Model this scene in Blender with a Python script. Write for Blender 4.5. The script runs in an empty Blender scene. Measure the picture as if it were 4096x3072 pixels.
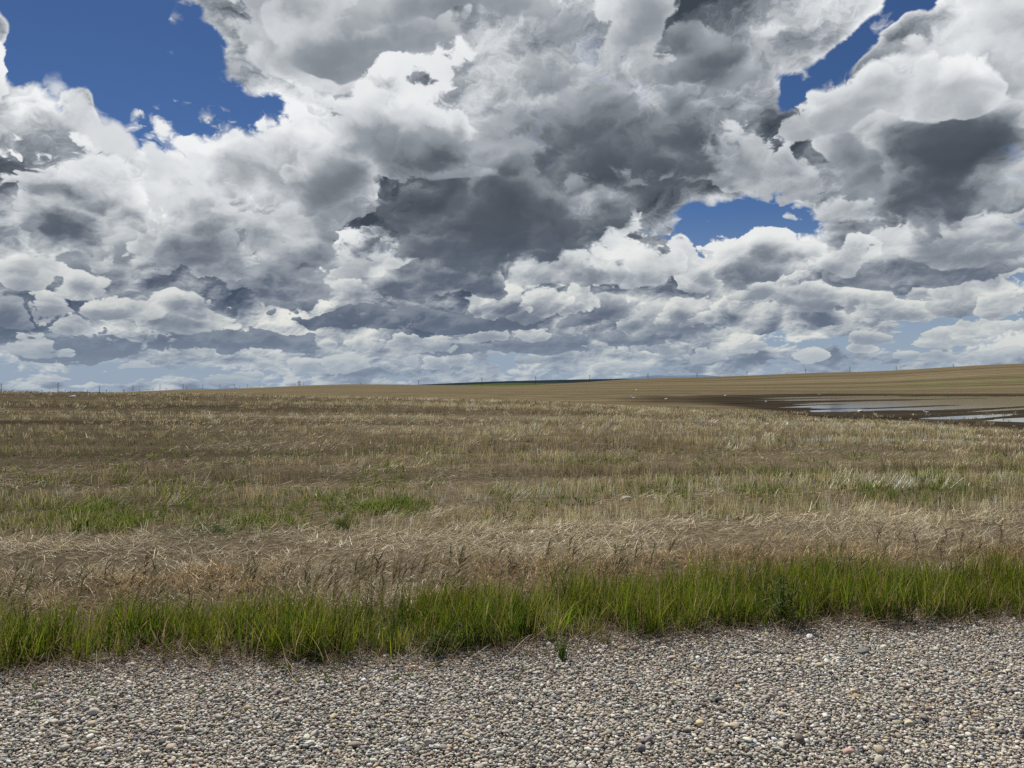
import bpy, bmesh, math, random
import numpy as np

# ------------------------------------------------------------------ camera, sky, sun, exposure
F_PX = 3076.0                      # focal length of the photograph in its own pixels
CAM_Z = 1.6
SUN_EL, SUN_AZ = math.radians(52), math.radians(-24)     # azimuth from +Y towards +X
sc = bpy.context.scene
col = sc.collection
cam_data = bpy.data.cameras.new("camera")
cam = bpy.data.objects.new("camera", cam_data)
col.objects.link(cam)
cam.location = (0, 0, CAM_Z)
cam.rotation_euler = (math.radians(90), 0, 0)
cam_data.sensor_width = 36.0
cam_data.lens = 36.0 * F_PX / 4096.0
cam_data.clip_start = 0.05
cam_data.clip_end = 60000
sc.camera = cam
sc.view_settings.view_transform = 'Standard'
sc.view_settings.look = 'None'
sc.view_settings.exposure = 0.25
sc.view_settings.gamma = 1.0
sc.cycles.max_bounces = 6
sc.cycles.diffuse_bounces = 3
sc.cycles.glossy_bounces = 3
sc.cycles.transmission_bounces = 4
sc.cycles.transparent_max_bounces = 4
sc.cycles.use_denoising = False


class NB:
    """small helper: node expressions in one tree"""
    def __init__(s, tree):
        s.t = tree

    def put(s, sock, v):
        if isinstance(v, bpy.types.NodeSocket):
            s.t.links.new(v, sock)
        elif v is not None:
            sock.default_value = v

    def m(s, op, a, b=None, c=None, clamp=False):
        n = s.t.nodes.new('ShaderNodeMath')
        n.operation = op
        n.use_clamp = clamp
        for k, v in enumerate((a, b, c)):
            if v is not None:
                s.put(n.inputs[k], v)
        return n.outputs[0]

    def add(s, a, b): return s.m('ADD', a, b)
    def sub(s, a, b): return s.m('SUBTRACT', a, b)
    def mul(s, a, b): return s.m('MULTIPLY', a, b)
    def div(s, a, b): return s.m('DIVIDE', a, b)
    def mad(s, a, b, c): return s.m('MULTIPLY_ADD', a, b, c)

    def vm(s, op, a, b=None, c=None):
        n = s.t.nodes.new('ShaderNodeVectorMath')
        n.operation = op
        for k, v in enumerate((a, b, c)):
            if v is not None:
                s.put(n.inputs[k], v)
        return n.outputs['Value'] if op in ('DOT_PRODUCT', 'LENGTH') else n.outputs[0]

    def xyz(s, x, y, z=0.0):
        n = s.t.nodes.new('ShaderNodeCombineXYZ')
        for k, v in enumerate((x, y, z)):
            s.put(n.inputs[k], v)
        return n.outputs[0]

    def sep(s, v):
        n = s.t.nodes.new('ShaderNodeSeparateXYZ')
        s.put(n.inputs[0], v)
        return n.outputs

    def noise(s, v, scale, detail=0.0, rough=0.5, norm=True, lac=2.0, dist=0.0, dim='3D', out='Factor'):
        n = s.t.nodes.new('ShaderNodeTexNoise')
        n.noise_dimensions = dim
        n.normalize = norm
        s.put(n.inputs['Vector'], v)
        n.inputs['Scale'].default_value = scale
        n.inputs['Detail'].default_value = detail
        n.inputs['Roughness'].default_value = rough
        n.inputs['Lacunarity'].default_value = lac
        n.inputs['Distortion'].default_value = dist
        return n.outputs[0] if out == 'Factor' else n.outputs[1]

    def smooth(s, v, a, b, lo=0.0, hi=1.0):
        n = s.t.nodes.new('ShaderNodeMapRange')
        n.interpolation_type = 'SMOOTHSTEP'
        s.put(n.inputs[0], v)
        for k, x in zip((1, 2, 3, 4), (a, b, lo, hi)):
            s.put(n.inputs[k], x)
        return n.outputs[0]

    def lin(s, v, a, b, lo=0.0, hi=1.0):
        n = s.t.nodes.new('ShaderNodeMapRange')
        s.put(n.inputs[0], v)
        for k, x in zip((1, 2, 3, 4), (a, b, lo, hi)):
            s.put(n.inputs[k], x)
        return n.outputs[0]

    def ramp(s, v, stops):
        n = s.t.nodes.new('ShaderNodeValToRGB')
        s.put(n.inputs[0], v)
        e = n.color_ramp.elements
        while len(e) < len(stops):
            e.new(0.5)
        for k, (p, c) in enumerate(stops):
            e[k].position = p
            e[k].color = (*c, 1)
        return n.outputs[0]

    def mix(s, f, a, b):
        n = s.t.nodes.new('ShaderNodeMix')
        n.data_type = 'RGBA'
        s.put(n.inputs[0], f)
        for k, v in ((6, a), (7, b)):
            s.put(n.inputs[k], v if not isinstance(v, tuple) else (*v, 1)[:4])
        return n.outputs[2]

    def fmix(s, f, a, b):
        n = s.t.nodes.new('ShaderNodeMix')
        n.data_type = 'FLOAT'
        for k, v in ((0, f), (2, a), (3, b)):
            s.put(n.inputs[k], v)
        return n.outputs[0]


def lin_rgb(r, g, b):
    f = lambda c: (c / 255 / 12.92) if c <= 10 else ((c / 255 + 0.055) / 1.055) ** 2.4
    return (f(r), f(g), f(b))


def azel(x, y):
    """direction in the world (azimuth, elevation) of a cloud seen at x, y in the photograph"""
    dx, dz = (x - 2048) / F_PX, (1536 - y) / F_PX
    return math.atan2(dx, 1), math.atan2(dz, math.hypot(dx, 1))


def build_sky():
    w = bpy.data.worlds.new("World")
    sc.world = w
    w.use_nodes = True
    w.cycles.sampling_method = 'MANUAL'
    w.cycles.sample_map_resolution = 512
    t = w.node_tree
    t.nodes.clear()
    B = NB(t)
    out = t.nodes.new('ShaderNodeOutputWorld')
    sky = t.nodes.new('ShaderNodeTexSky')
    sky.sky_type = 'NISHITA'
    sky.sun_disc = False
    sky.sun_elevation = SUN_EL
    sky.sun_rotation = SUN_AZ
    sky.altitude = 2000
    sky.air_density = 1.0
    sky.dust_density = 0.2
    sky.ozone_density = 4.0
    tc = t.nodes.new('ShaderNodeTexCoord')
    x, y, z = B.sep(tc.outputs['Generated'])
    az = B.m('ARCTAN2', x, y)
    el = B.m('ARCSINE', z)
    elc = B.m('MAXIMUM', el, -0.02)
    h = B.add(elc, 0.045)
    p = B.xyz(az, elc, 0.0)
    q = B.xyz(az, B.mad(elc, 1.2, B.mul(B.m('LOGARITHM', h, math.e), 0.05)), 0.0)
    SX = 1.0

    # octaves: far cloud near the horizon only keeps the small ones
    LAM = [0.42 * 0.5 ** k for k in range(8)]
    big = B.mad(h, 0.84, 0.02)
    W, W2 = [], []
    for L in LAM:
        r = B.div(L, big)
        pr = B.m('POWER', r, 0.62)
        W.append(B.mul(pr, B.smooth(r, 1.7, 0.8)))
        W2.append(B.mul(B.m('POWER', r, 0.76), B.smooth(r, 0.80, 0.36, 0.0, 1.25)))

    def moved(v, loc):
        n = t.nodes.new('ShaderNodeMapping')
        t.links.new(v, n.inputs[0])
        n.inputs['Location'].default_value = loc
        return n.outputs[0]

    def octaves(v, seed, k0, k1, shift=0.0):
        """(signed, billowed) sums of the noise octaves k0..k1; shift moves each octave towards the sun by a part of its own size"""
        sg, bl, sf, bf = 0.0, 0.0, 0.0, 0.0
        for k in range(k0, k1):
            d = LAM[k] * shift
            n = B.noise(moved(v, (1.7 * seed - 0.40 * d, 0.9 * seed + 0.92 * d, 5.3 * seed + 1.37 * k)), 0.75 / LAM[k], 0.0, norm=False)
            b = B.m('SQRT', B.mad(n, n, 0.003))
            sg = B.mad(n, W[k], sg)
            bl = B.mad(b, W[k], bl)
            sf = B.mad(n, W2[k], sf)
            bf = B.mad(b, W2[k], bf)
            if k == 4:
                part = bf                               # without the finest octaves
        return sg, bl, sf, bf, part

    # the layout is warped so that no outline is an ellipse
    wn = B.noise(q, 5.0, 3.0, 0.55, norm=False, out='Color')
    hw = B.mul(h, 0.16)
    pw = B.vm('ADD', p, B.vm('MULTIPLY', wn, B.xyz(hw, B.mul(hw, B.smooth(el, 0.05, 0.25, 0.28, 0.65)), 0.0)))
    wn2 = B.noise(B.vm('ADD', q, (3.1, 0, 9.7)), 16.0, 4.0, 0.6, norm=False, out='Color')
    qw = B.vm('ADD', q, B.vm('MULTIPLY', wn2, B.xyz(B.mul(h, 0.04), B.mul(h, 0.04), 0.0)))

    qw = moved(qw, (0, 0, 0))

    def field(blobs, base, vec=pw):
        acc = base
        for b in blobs:
            cx, cy, rx, ry, amp = b[:5]
            rot = b[5] if len(b) > 5 else 0.0
            a0, e0 = azel(cx, cy)
            ca, ce = math.cos(a0), math.cos(e0)
            sx, sy = rx / F_PX * ca * (ca + 1) / 2, ry / F_PX * ca * ce
            if rot:
                n = t.nodes.new('ShaderNodeMapping')
                n.vector_type = 'TEXTURE'
                t.links.new(vec, n.inputs[0])
                n.inputs['Location'].default_value = (a0, e0, 0)
                n.inputs['Rotation'].default_value = (0, 0, math.radians(rot))
                n.inputs['Scale'].default_value = (sx, sy, 1)
                d = n.outputs[0]
            else:
                d = B.vm('MULTIPLY_ADD', vec, (1 / sx, 1 / sy, 0), (-a0 / sx, -e0 / sy, 0))
            r2 = B.vm('DOT_PRODUCT', d, d)
            g = B.m('POWER', 0.5, B.m('POWER', r2, 1.15))          # one half at its rim
            acc = B.mad(g, amp, acc)
        return acc

    # ---- back layer: white and pale grey cloud with the blue gaps
    lowgap = B.smooth(el, 0.16, 0.03, 0.0, -0.22)
    cov = B.m('MINIMUM', B.m('MAXIMUM', field(HOLES, B.smooth(y, -0.5, 0.4, 0.12, 0.62)), -0.42), 0.86)
    sgA, blA, sfA, bfA, pfA = octaves(qw, 1, 0, 8)
    sgAu, blAu, sfAu, bfAu, pfAu = octaves(qw, 1, 0, 8, 0.40)
    cov = B.add(cov, lowgap)
    tA = B.add(B.mad(sgA, 0.75, cov), B.mad(blA, 0.85, -0.56))
    alA = B.smooth(tA, 0.0, 0.30)
    sg2 = octaves(q, 4, 0, 5)[0]    # broad light and dark
    brA = field(TONE, 0.54)
    brA = B.mad(B.sub(blA, blAu), 1.25, brA)
    brA = B.mad(B.sub(sgA, sgAu), 0.22, brA)
    brA = B.mad(sg2, 0.42, brA)
    brA = B.add(brA, B.smooth(tA, 0.35, 1.1, 0.06, -0.16))
    brA = B.add(brA, B.smooth(tA, 0.55, 0.05, -0.03, 0.16))   # thin cloud lets the sun through
    # ---- in front of it single clouds, far ones first: lit from above and behind, grey underneath
    _, _, sfB, bfB, pfB = octaves(qw, 7, 0, 8)
    _, _, _, bfBu, pfBu = octaves(qw, 7, 0, 8, 0.40)
    E = [B.m('MAXIMUM', B.add(B.mul(sfA, 1.0), B.mad(bfA, 1.5, -0.34)), -0.40), B.m('MAXIMUM', B.add(B.mul(sfB, 1.0), B.mad(bfB, 1.5, -0.34)), -0.40)]
    high = B.smooth(el, 0.10, 0.30, 0.0, 0.72)                     # the near, high cloud is smoother
    REL = [B.mad(B.fmix(high, B.sub(bfA, bfAu), B.sub(pfA, pfAu)), 1.6, B.mul(sg2, 0.25)),
           B.mad(B.fmix(high, B.sub(bfB, bfBu), B.sub(pfB, pfBu)), 1.6, B.mul(sg2, 0.25))]
    pl = B.vm('ADD', p, B.vm('MULTIPLY', wn, B.xyz(B.mul(h, 0.24), B.mul(h, 0.11), 0.0)))
    br_late = B.add(B.add(E[1], REL[1]), B.add(brA, alA))
    plx, ply, _ = B.sep(pl)
    late = B.mul(br_late, 1e-7)              # keeps the long chain below in order (shader stack)
    plx, ply = B.add(plx, late), B.add(ply, late)
    br, al = brA, alA
    for k, cl in enumerate(CLOUDS):
        x0, x1, yt, yb, lo, hi = cl[:6]
        lo, hi = lo + 0.05, hi - 0.03
        soft = cl[6] if len(cl) > 6 else (0.30 if yb > 900 else 0.48)
        top, bot = 0.70, 0.30
        yc = yb - bot * (yb - yt)
        a0, e0 = azel((x0 + x1) / 2, yc)
        sx = abs(azel(x1, yc)[0] - azel(x0, yc)[0]) / 2 * 1.05
        sy = (azel((x0 + x1) / 2, yt)[1] - e0) * 1.05
        dx, dy = B.mad(plx, 1 / sx, -a0 / sx), B.mad(ply, 1 / sy, -e0 / sy)
        y2 = B.m('MAXIMUM', dy, B.mul(dy, -top / bot))
        f = B.m('MULTIPLY_ADD', E[k % 2], 2.0, B.sub(1.0, B.mad(dx, dx, B.mul(y2, y2))))
        a = B.smooth(f, 0.0, soft)
        g = B.add(B.mad(dy, 0.62, REL[k % 2]), B.mad(f, -0.38, 0.50))
        b = B.mad(REL[k % 2], 0.13, B.smooth(g, -0.40, 1.05, lo, hi))
        br = B.fmix(a, br, b)
        al = B.m('MAXIMUM', al, a)
    # colour by brightness; low cloud is bluer and paler (more air in front of it)
    c_hi = B.ramp(br, [(0.0, lin_rgb(62, 70, 80)), (0.25, lin_rgb(96, 103, 112)), (0.5, lin_rgb(150, 156, 163)),
                       (0.75, lin_rgb(205, 209, 213)), (1.0, lin_rgb(240, 242, 243))])
    c_lo = B.ramp(br, [(0.0, lin_rgb(76, 88, 108)), (0.25, lin_rgb(100, 111, 129)), (0.5, lin_rgb(146, 154, 165)),
                       (0.75, lin_rgb(190, 195, 196)), (1.0, lin_rgb(228, 228, 221))])
    c = B.mix(B.smooth(el, 0.05, 0.24), c_lo, c_hi)
    # the pale air over the horizon lies in front of the blue, and thinly in front of the cloud
    pale = lin_rgb(150, 166, 184)
    col_sky = B.vm('MULTIPLY', sky.outputs[0], tuple(SKY_STRENGTH * v for v in (0.60, 0.75, 0.96)))
    s = B.mix(B.smooth(el, 0.24, 0.0, 0.0, 0.95), col_sky, pale)
    s = B.mix(al, s, c)
    s = B.mix(B.smooth(el, 0.09, 0.0, 0.0, 0.55), s, pale)
    bg = t.nodes.new('ShaderNodeBackground')
    bg.inputs[1].default_value = 0.84      # exposure 0.25 takes it back to 1
    t.links.new(s, bg.inputs[0])
    t.links.new(bg.outputs[0], out.inputs[0])


SKY_STRENGTH = 0.058
# cloud layout: x, y, half width, half height (where the photograph shows them), weight, turn in degrees
HOLES = [
    (430, 170, 340, 220, -1.0), (380, -60, 240, 100, -1.0), (190, 280, 160, 120, -0.7), (1090, 440, 130, 70, -0.5), (760, 360, 300, 170, -1.0, -18), (700, 590, 280, 70, -0.8), (330, 20, 250, 90, -0.6), (1080, 480, 110, 60, -0.5),
    (430, 500, 55, 110, 1.0, -20), (5, 430, 75, 150, 0.9), (5, 60, 55, 90, 1.3), (150, 590, 170, 60, 0.9), (330, 330, 140, 40, 0.5), (800, 20, 130, 120, 0.5), (1000, 200, 130, 80, 0.5),
    (3390, 150, 300, 80, -1.25, 34), (3640, 20, 110, 40, -0.9, 20), (3170, 300, 60, 40, -0.5, 40), (2950, 60, 280, 120, 0.8), (2880, 600, 380, 190, 1.1, 20), (3350, 420, 300, 80, 0.6, 20),
    (2860, 920, 300, 90, -1.0, 4), (3130, 850, 110, 80, -0.6, 20), (2980, 970, 200, 60, -0.4), (2500, 905, 50, 30, -0.6), (2540, 1010, 130, 60, 0.6), (3010, 1080, 130, 60, 0.7),
    (4040, 1030, 150, 70, -1.2), (3800, 1235, 330, 46, -1.4, -2), (3250, 1190, 180, 20, -0.8, -4), (3560, 1232, 95, 26, 1.6), (3750, 1130, 300, 50, 0.6), (3300, 1260, 230, 40, 0.6),
    (25, 990, 50, 30, -0.9), (3350, 1375, 420, 30, -0.7), (500, 1490, 600, 40, -0.5), (1900, 1440, 300, 30, -0.5),
    (500, 1020, 900, 330, 0.8), (1800, 1150, 800, 230, 0.6),
]
TONE = [(100, 500, 260, 200, 0.34), (900, 60, 190, 190, 0.24), (1800, 60, 600, 130, -0.12), (1480, 240, 220, 70, -0.16), (650, 1080, 560, 140, -0.22), (1000, 640, 230, 80, 0.04), (2150, 1100, 500, 60, -0.10),
        (3700, 300, 380, 110, 0.20, 25), (1620, 400, 190, 110, 0.20), (560, 720, 300, 110, -0.26), (1250, 700, 200, 80, -0.15)]
# single clouds: left, right, top, base (as seen in the photograph), brightness underneath and on top, softness of the rim
CLOUDS = [
    # low over the horizon
    (195, 270, 1490, 1514, .62, .92), (896, 1035, 1484, 1522, .5, .9), (850, 1000, 1500, 1535, .55, .8), (1149, 1360, 1438, 1496, .5, .92), (490, 655, 1441, 1468, .6, .85, .3),
    (1095, 1178, 1396, 1419, .6, .92), (1266, 1345, 1348, 1380, .5, .9), (1680, 1802, 1426, 1475, .45, .92), (1806, 1895, 1412, 1460, .5, .95), (1612, 1680, 1418, 1452, .5, .8, .3),
    (1300, 1455, 1410, 1494, .5, .88, .3), (2268, 2380, 1388, 1440, .4, .85), (2427, 2600, 1443, 1488, .5, .82), (2566, 2705, 1366, 1415, .4, .82), (2080, 2190, 1420, 1460, .35, .7, .3),
    (3168, 3262, 1416, 1462, .7, .9, .25), (3555, 3690, 1394, 1440, .55, .9), (3680, 3900, 1390, 1442, .5, .86), (3860, 4110, 1385, 1440, .5, .86), (3388, 3478, 1378, 1415, .5, .85), (3418, 3515, 1343, 1383, .45, .82),
    (2960, 3080, 1398, 1425, .55, .82), (2750, 2930, 1400, 1450, .5, .8), (3000, 3120, 1380, 1410, .5, .78),
    (95, 550, 1300, 1436, .10, .34, .3), (0, 240, 1335, 1420, .45, .8, .3), (633, 1175, 1308, 1404, .10, .38, .25), (1640, 2005, 1365, 1418, .18, .42, .25), (2010, 2380, 1345, 1418, .2, .45, .25),
    (1465, 1815, 1332, 1408, .42, .95), (1857, 2080, 1302, 1368, .45, .93), (2085, 2228, 1298, 1360, .45, .95), (2376, 2705, 1318, 1390, .22, .55), (3640, 3900, 1300, 1385, .48, .9), (3790, 4110, 1252, 1345, .45, .92),
    # rows of cumulus above them
    (600, 880, 1205, 1320, .30, .9), (215, 395, 1235, 1320, .4, .9), (380, 640, 1180, 1290, .42, .88), (0, 125, 1150, 1288, .22, .6), (120, 330, 1130, 1250, .45, .9),
    (1160, 1960, 1225, 1314, .08, .38, .25), (1580, 2215, 1238, 1326, .14, .42, .25), (2230, 2385, 1262, 1320, .2, .5), (2515, 2710, 1180, 1330, .25, .85), (2696, 2915, 1160, 1345, .30, .88),
    (2281, 2510, 1170, 1284, .22, .75), (2186, 2345, 1128, 1280, .35, .95), (2034, 2228, 1130, 1288, .32, .93), (1868, 2064, 1110, 1262, .28, .92), (1480, 1900, 1030, 1180, .14, .75), (1300, 1560, 1090, 1210, .3, .88),
    (2840, 3400, 1212, 1326, .18, .92), (3440, 3680, 1186, 1276, .36, .93), (3015, 3512, 1140, 1244, .34, .93), (2960, 3160, 1150, 1215, .4, .85), (2860, 3210, 978, 1150, .26, .95), (2690, 2900, 1000, 1175, .4, .92),
    (3565, 3900, 1105, 1188, .2, .9), (3715, 4110, 1045, 1244, .34, .93), (3280, 3600, 1080, 1150, .2, .55, .25), (3340, 3940, 910, 1112, .22, .8), (3900, 4110, 1120, 1250, .4, .9), (3260, 3440, 940, 1090, .42, .93),
    (2330, 2710, 905, 1138, .42, .95), (1984, 2380, 960, 1138, .34, .88), (1380, 1640, 930, 1090, .5, .98),
    (950, 1370, 1000, 1240, .10, .58), (210, 620, 900, 1112, .26, .72), (560, 1090, 780, 1112, .27, .85), (0, 280, 960, 1120, .45, .92), (1040, 1420, 800, 1060, .28, .8), (250, 520, 1090, 1200, .4, .88),
    # the high ones
    (860, 1450, -260, 260, .50, .98, .45), (-80, 110, 200, 490, .6, 1.0, .35),
    (-60, 570, 600, 945, .16, .98), (640, 1020, 575, 820, .45, .99), (830, 1300, 505, 800, .40, 1.0), (1150, 1520, 560, 860, .32, .9),
    (3560, 4160, 780, 1000, .34, .86), (3140, 3560, 740, 892, .42, .93), (2560, 3200, 470, 815, .36, .90, .3), (3330, 3660, 440, 780, .30, .85, .3),
    (3470, 4200, 480, 860, .10, .82, .6), (3680, 4250, -10, 420, .50, 1.0), (3160, 3720, 260, 500, .52, 1.0), (2720, 3120, 20, 310, .24, .62, .4), (2300, 2750, -120, 230, .45, .9, .4),
    (1250, 1800, -90, 250, .36, .72, .5), (1650, 2250, -120, 150, .30, .62, .5), (1290, 1930, 400, 740, .36, .95, .3),
    (1750, 2860, 170, 900, .09, .58, .9), (1450, 2480, 600, 1020, .08, .56, .7), (480, 800, 600, 860, .42, .86, .6), (320, 580, 460, 680, .72, .95, 1.3), (1640, 2000, 640, 730, .42, .84, 1.2),
]
build_sky()

sun_data = bpy.data.lights.new("sun", 'SUN')
sun_data.energy = 5.0
sun_data.angle = math.radians(0.53)
sun_data.color = (1.0, 0.94, 0.84)
sun = bpy.data.objects.new("sun", sun_data)
col.objects.link(sun)
sun.rotation_euler = (math.pi / 2 - SUN_EL, 0, math.pi - SUN_AZ)

# ------------------------------------------------------------------ helpers
rng = np.random.default_rng(11)


def tag(o, label=None, cat=None, group=None, kind=None):
    for k, v in (('label', label), ('category', cat), ('group', group), ('kind', kind)):
        if v:
            o[k] = v
    return o


def mesh_object(name, verts, faces, mat=None, parent=None, col_attr=None, smooth=False, loc=None):
    """faces: list of (array n x k)"""
    me = bpy.data.meshes.new(name)
    v = np.asarray(verts, dtype=np.float32).reshape(-1, 3)
    me.vertices.add(len(v))
    me.vertices.foreach_set('co', v.ravel())
    groups = faces if isinstance(faces, list) else [faces]
    groups = [np.asarray(g, dtype=np.int32) for g in groups if len(g)]
    nl = sum(g.size for g in groups)
    npoly = sum(len(g) for g in groups)
    me.loops.add(nl)
    me.polygons.add(npoly)
    me.loops.foreach_set('vertex_index', np.concatenate([g.ravel() for g in groups]))
    starts, p = [], 0
    for g in groups:
        starts.append(p + np.arange(len(g)) * g.shape[1])
        p += g.size
    me.polygons.foreach_set('loop_start', np.concatenate(starts).astype(np.int32))
    if smooth:
        me.polygons.foreach_set('use_smooth', np.ones(npoly, dtype=bool))
    me.update(calc_edges=True)
    me.validate()
    if col_attr is not None:
        c = np.ones((len(v), 4), dtype=np.float32)
        c[:, :3] = col_attr
        a = me.color_attributes.new('Col', 'FLOAT_COLOR', 'POINT')
        a.data.foreach_set('color', c.ravel())
    if mat:
        me.materials.append(mat)
    o = bpy.data.objects.new(name, me)
    col.objects.link(o)
    if parent:
        o.parent = parent
    if loc is not None:
        o.location = loc
    return o


def empty(name, loc):
    o = bpy.data.objects.new(name, None)
    o.location = loc
    o.empty_display_size = 0.2
    col.objects.link(o)
    return o


def hash2(ix, iy, seed):
    h = (ix.astype(np.int64) * 374761393 + iy.astype(np.int64) * 668265263 + seed * 1274126177) & 0xffffffff
    h = ((h ^ (h >> 13)) * 1274126177) & 0xffffffff
    return ((h ^ (h >> 16)) & 0xffff) / 65535.0


def vnoise(x, y, seed=0, octs=1, rough=0.5):
    """value noise 0..1"""
    x, y = np.asarray(x, float), np.asarray(y, float)
    tot, amp, nrm = 0.0, 1.0, 0.0
    for k in range(octs):
        ix, iy = np.floor(x), np.floor(y)
        fx, fy = x - ix, y - iy
        fx, fy = fx * fx * (3 - 2 * fx), fy * fy * (3 - 2 * fy)
        a = hash2(ix, iy, seed + k)
        b = hash2(ix + 1, iy, seed + k)
        c = hash2(ix, iy + 1, seed + k)
        d = hash2(ix + 1, iy + 1, seed + k)
        tot = tot + amp * ((a * (1 - fx) + b * fx) * (1 - fy) + (c * (1 - fx) + d * fx) * fy)
        nrm += amp
        amp *= rough
        x, y = x * 2.03 + 17.1, y * 2.03 + 5.7
    return tot / nrm


def sstep(x, a, b):
    t = np.clip((np.asarray(x, float) - a) / (b - a), 0, 1)
    return t * t * (3 - 2 * t)


ROW = math.radians(8.8)             # the road edge and the field rows run along this direction


def rowc(x, y):
    """(distance from the road line, distance along it)"""
    return y * math.cos(ROW) - x * math.sin(ROW), x * math.cos(ROW) + y * math.sin(ROW)


# ------------------------------------------------------------------ lie of the land
D_ST = np.array([0, 5, 9, 14, 20, 30, 45, 60, 80, 110, 150, 220, 300, 400, 550, 800, 1200, 2000, 4000, 10000.])
U_ST = (np.array([-1200, 0, 700, 1400, 2048, 2700, 3400, 4096, 5200]) - 2048) / F_PX
Z_ST = np.array([
    [0, 0, -.02, .05, .28, .66, 1.10, .9, .3, -.4, -1.2, -2.5, -4, -6, -8, -12, -18, -28, -55, -115],
    [0, 0, -.02, .05, .25, .62, 1.07, .8, .3, -.4, -1.2, -2.5, -4, -6, -8, -12, -18, -28, -55, -115],
    [0, 0, -.02, .03, .20, .52, .92, .72, .1, -.6, -1.1, -1.2, -1.0, -2, -4.5, -10, -17, -28, -55, -115],
    [0, 0, -.02, .02, .15, .42, .70, .50, -.1, -.6, -.7, -.2, .6, 1.3, 1.3, -1.5, -6, -15, -35, -90],
    [0, 0, -.02, .02, .12, .32, .50, .15, -.4, -.75, -.7, -.2, .35, .6, .3, 0, 2.2, 4, 0, -40],
    [0, 0, -.02, .0, .06, .15, -.12, -.45, -.7, -.82, -.8, 0, 1.7, 4.5, 5.9, 5, 4, 5, 5, -10],
    [0, 0, -.02, -.02, 0, -.12, -.62, -.95, -1.0, -1.0, -1.0, -.4, 3.0, 7.7, 9.2, 9, 8, 8, 8, -10],
    [0, 0, -.02, -.04, -.14, -.45, -.92, -1.02, -1.02, -1.02, -1.0, -.3, 5.5, 12.1, 14, 14, 12, 10, 10, 0],
    [0, 0, -.02, -.05, -.15, -.4, -.85, -1.02, -1.04, -1.04, -1.0, -.3, 6, 14, 17, 18, 16, 12, 10, 0]])
WATER_Z = -0.975


def land(x, y):
    x, y = np.asarray(x, float), np.asarray(y, float)
    r = np.hypot(x, y)
    a = np.arctan2(x, y)
    ac = np.clip(a, -0.80, 0.80)
    u = np.tan(ac)
    d = r * np.cos(ac)
    iu = np.clip(np.searchsorted(U_ST, u) - 1, 0, len(U_ST) - 2)
    fu = np.clip((u - U_ST[iu]) / (U_ST[iu + 1] - U_ST[iu]), 0, 1)
    ld, ls = np.log(d + 4), np.log(D_ST + 4)
    k = np.clip(np.searchsorted(D_ST, d) - 1, 0, len(D_ST) - 2)
    fd = np.clip((ld - ls[k]) / (ls[k + 1] - ls[k]), 0, 1)

    def colz(i):
        def g(j):
            return Z_ST[i, np.clip(j, 0, len(D_ST) - 1)]
        p0, p1, p2, p3 = g(k - 1), g(k), g(k + 1), g(k + 2)
        h0, h1, h2 = [np.maximum(ls[np.clip(k + j + 1, 0, len(ls) - 1)] - ls[np.clip(k + j, 0, len(ls) - 1)], 1e-6) for j in (-1, 0, 1)]
        s0, s1, s2 = (p1 - p0) / np.where(k > 0, h0, 1), (p2 - p1) / h1, (p3 - p2) / np.where(k < len(ls) - 2, h2, 1)
        m1 = np.where(s0 * s1 > 0, 2 * s0 * s1 / np.where(s0 + s1 == 0, 1, s0 + s1), 0)
        m2 = np.where(s1 * s2 > 0, 2 * s1 * s2 / np.where(s1 + s2 == 0, 1, s1 + s2), 0)
        t = fd
        return ((2 * t**3 - 3 * t**2 + 1) * p1 + (t**3 - 2 * t**2 + t) * h1 * m1
                + (-2 * t**3 + 3 * t**2) * p2 + (t**3 - t**2) * h1 * m2)

    fz = fu * fu * (3 - 2 * fu) * 0.6 + fu * 0.4
    z = colz(iu) * (1 - fz) + colz(iu + 1) * fz
    back = sstep(np.abs(a), 1.0, 2.0)
    return z * (1 - back)


def rough_land(x, y):
    """lie of the land with its clods, furrows and wheel ruts"""
    w, l = rowc(x, y)
    z = land(x, y)
    far = sstep(w, 9, 25)
    z = z + (vnoise(w * 1.1, l * 0.12, 3, 2) - .5) * 0.07 * sstep(w, 7, 10) * (1 - 0.6 * far)
    basin = sstep(w, 45, 58) * (1 - sstep(w, 165, 215))
    c, e = (y - 0.8 * x) / 1.28, (x + 0.8 * y) / 1.28        # the old crop rows of the hollow
    z = z + ((vnoise(c / 4.6, e / 80.0, 5, 3, 0.6) - .5) * 0.25 + (vnoise(c / 2.8, e / 30.0, 8, 2) - .5) * 0.22) * basin
    hill = sstep(w, 190, 260) * (1 - sstep(w, 700, 900))
    z = z + (vnoise(w / 16.0, l / 420.0, 9, 2) - .5) * 0.5 * hill
    return z


def gz(x, y):
    return float(rough_land(np.array([x]), np.array([y]))[0])


# ------------------------------------------------------------------ materials
def new_mat(name):
    m = bpy.data.materials.new(name)
    m.use_nodes = True
    t = m.node_tree
    b = t.nodes['Principled BSDF']
    return m, t, b, NB(t)


def plain_mat(name, rgb, rough=0.7, metal=0.0, vary=0.25, scale=3.0, spec=0.3):
    m, t, b, B = new_mat(name)
    tc = t.nodes.new('ShaderNodeTexCoord')
    n = B.noise(tc.outputs['Object'], scale, 4.0, 0.6)
    c = B.mix(n, tuple(x * (1 - vary) for x in rgb), tuple(min(1, x * (1 + vary)) for x in rgb))
    t.links.new(c, b.inputs['Base Color'])
    b.inputs['Roughness'].default_value = rough
    b.inputs['Metallic'].default_value = metal
    b.inputs['Specular IOR Level'].default_value = spec
    return m


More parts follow.
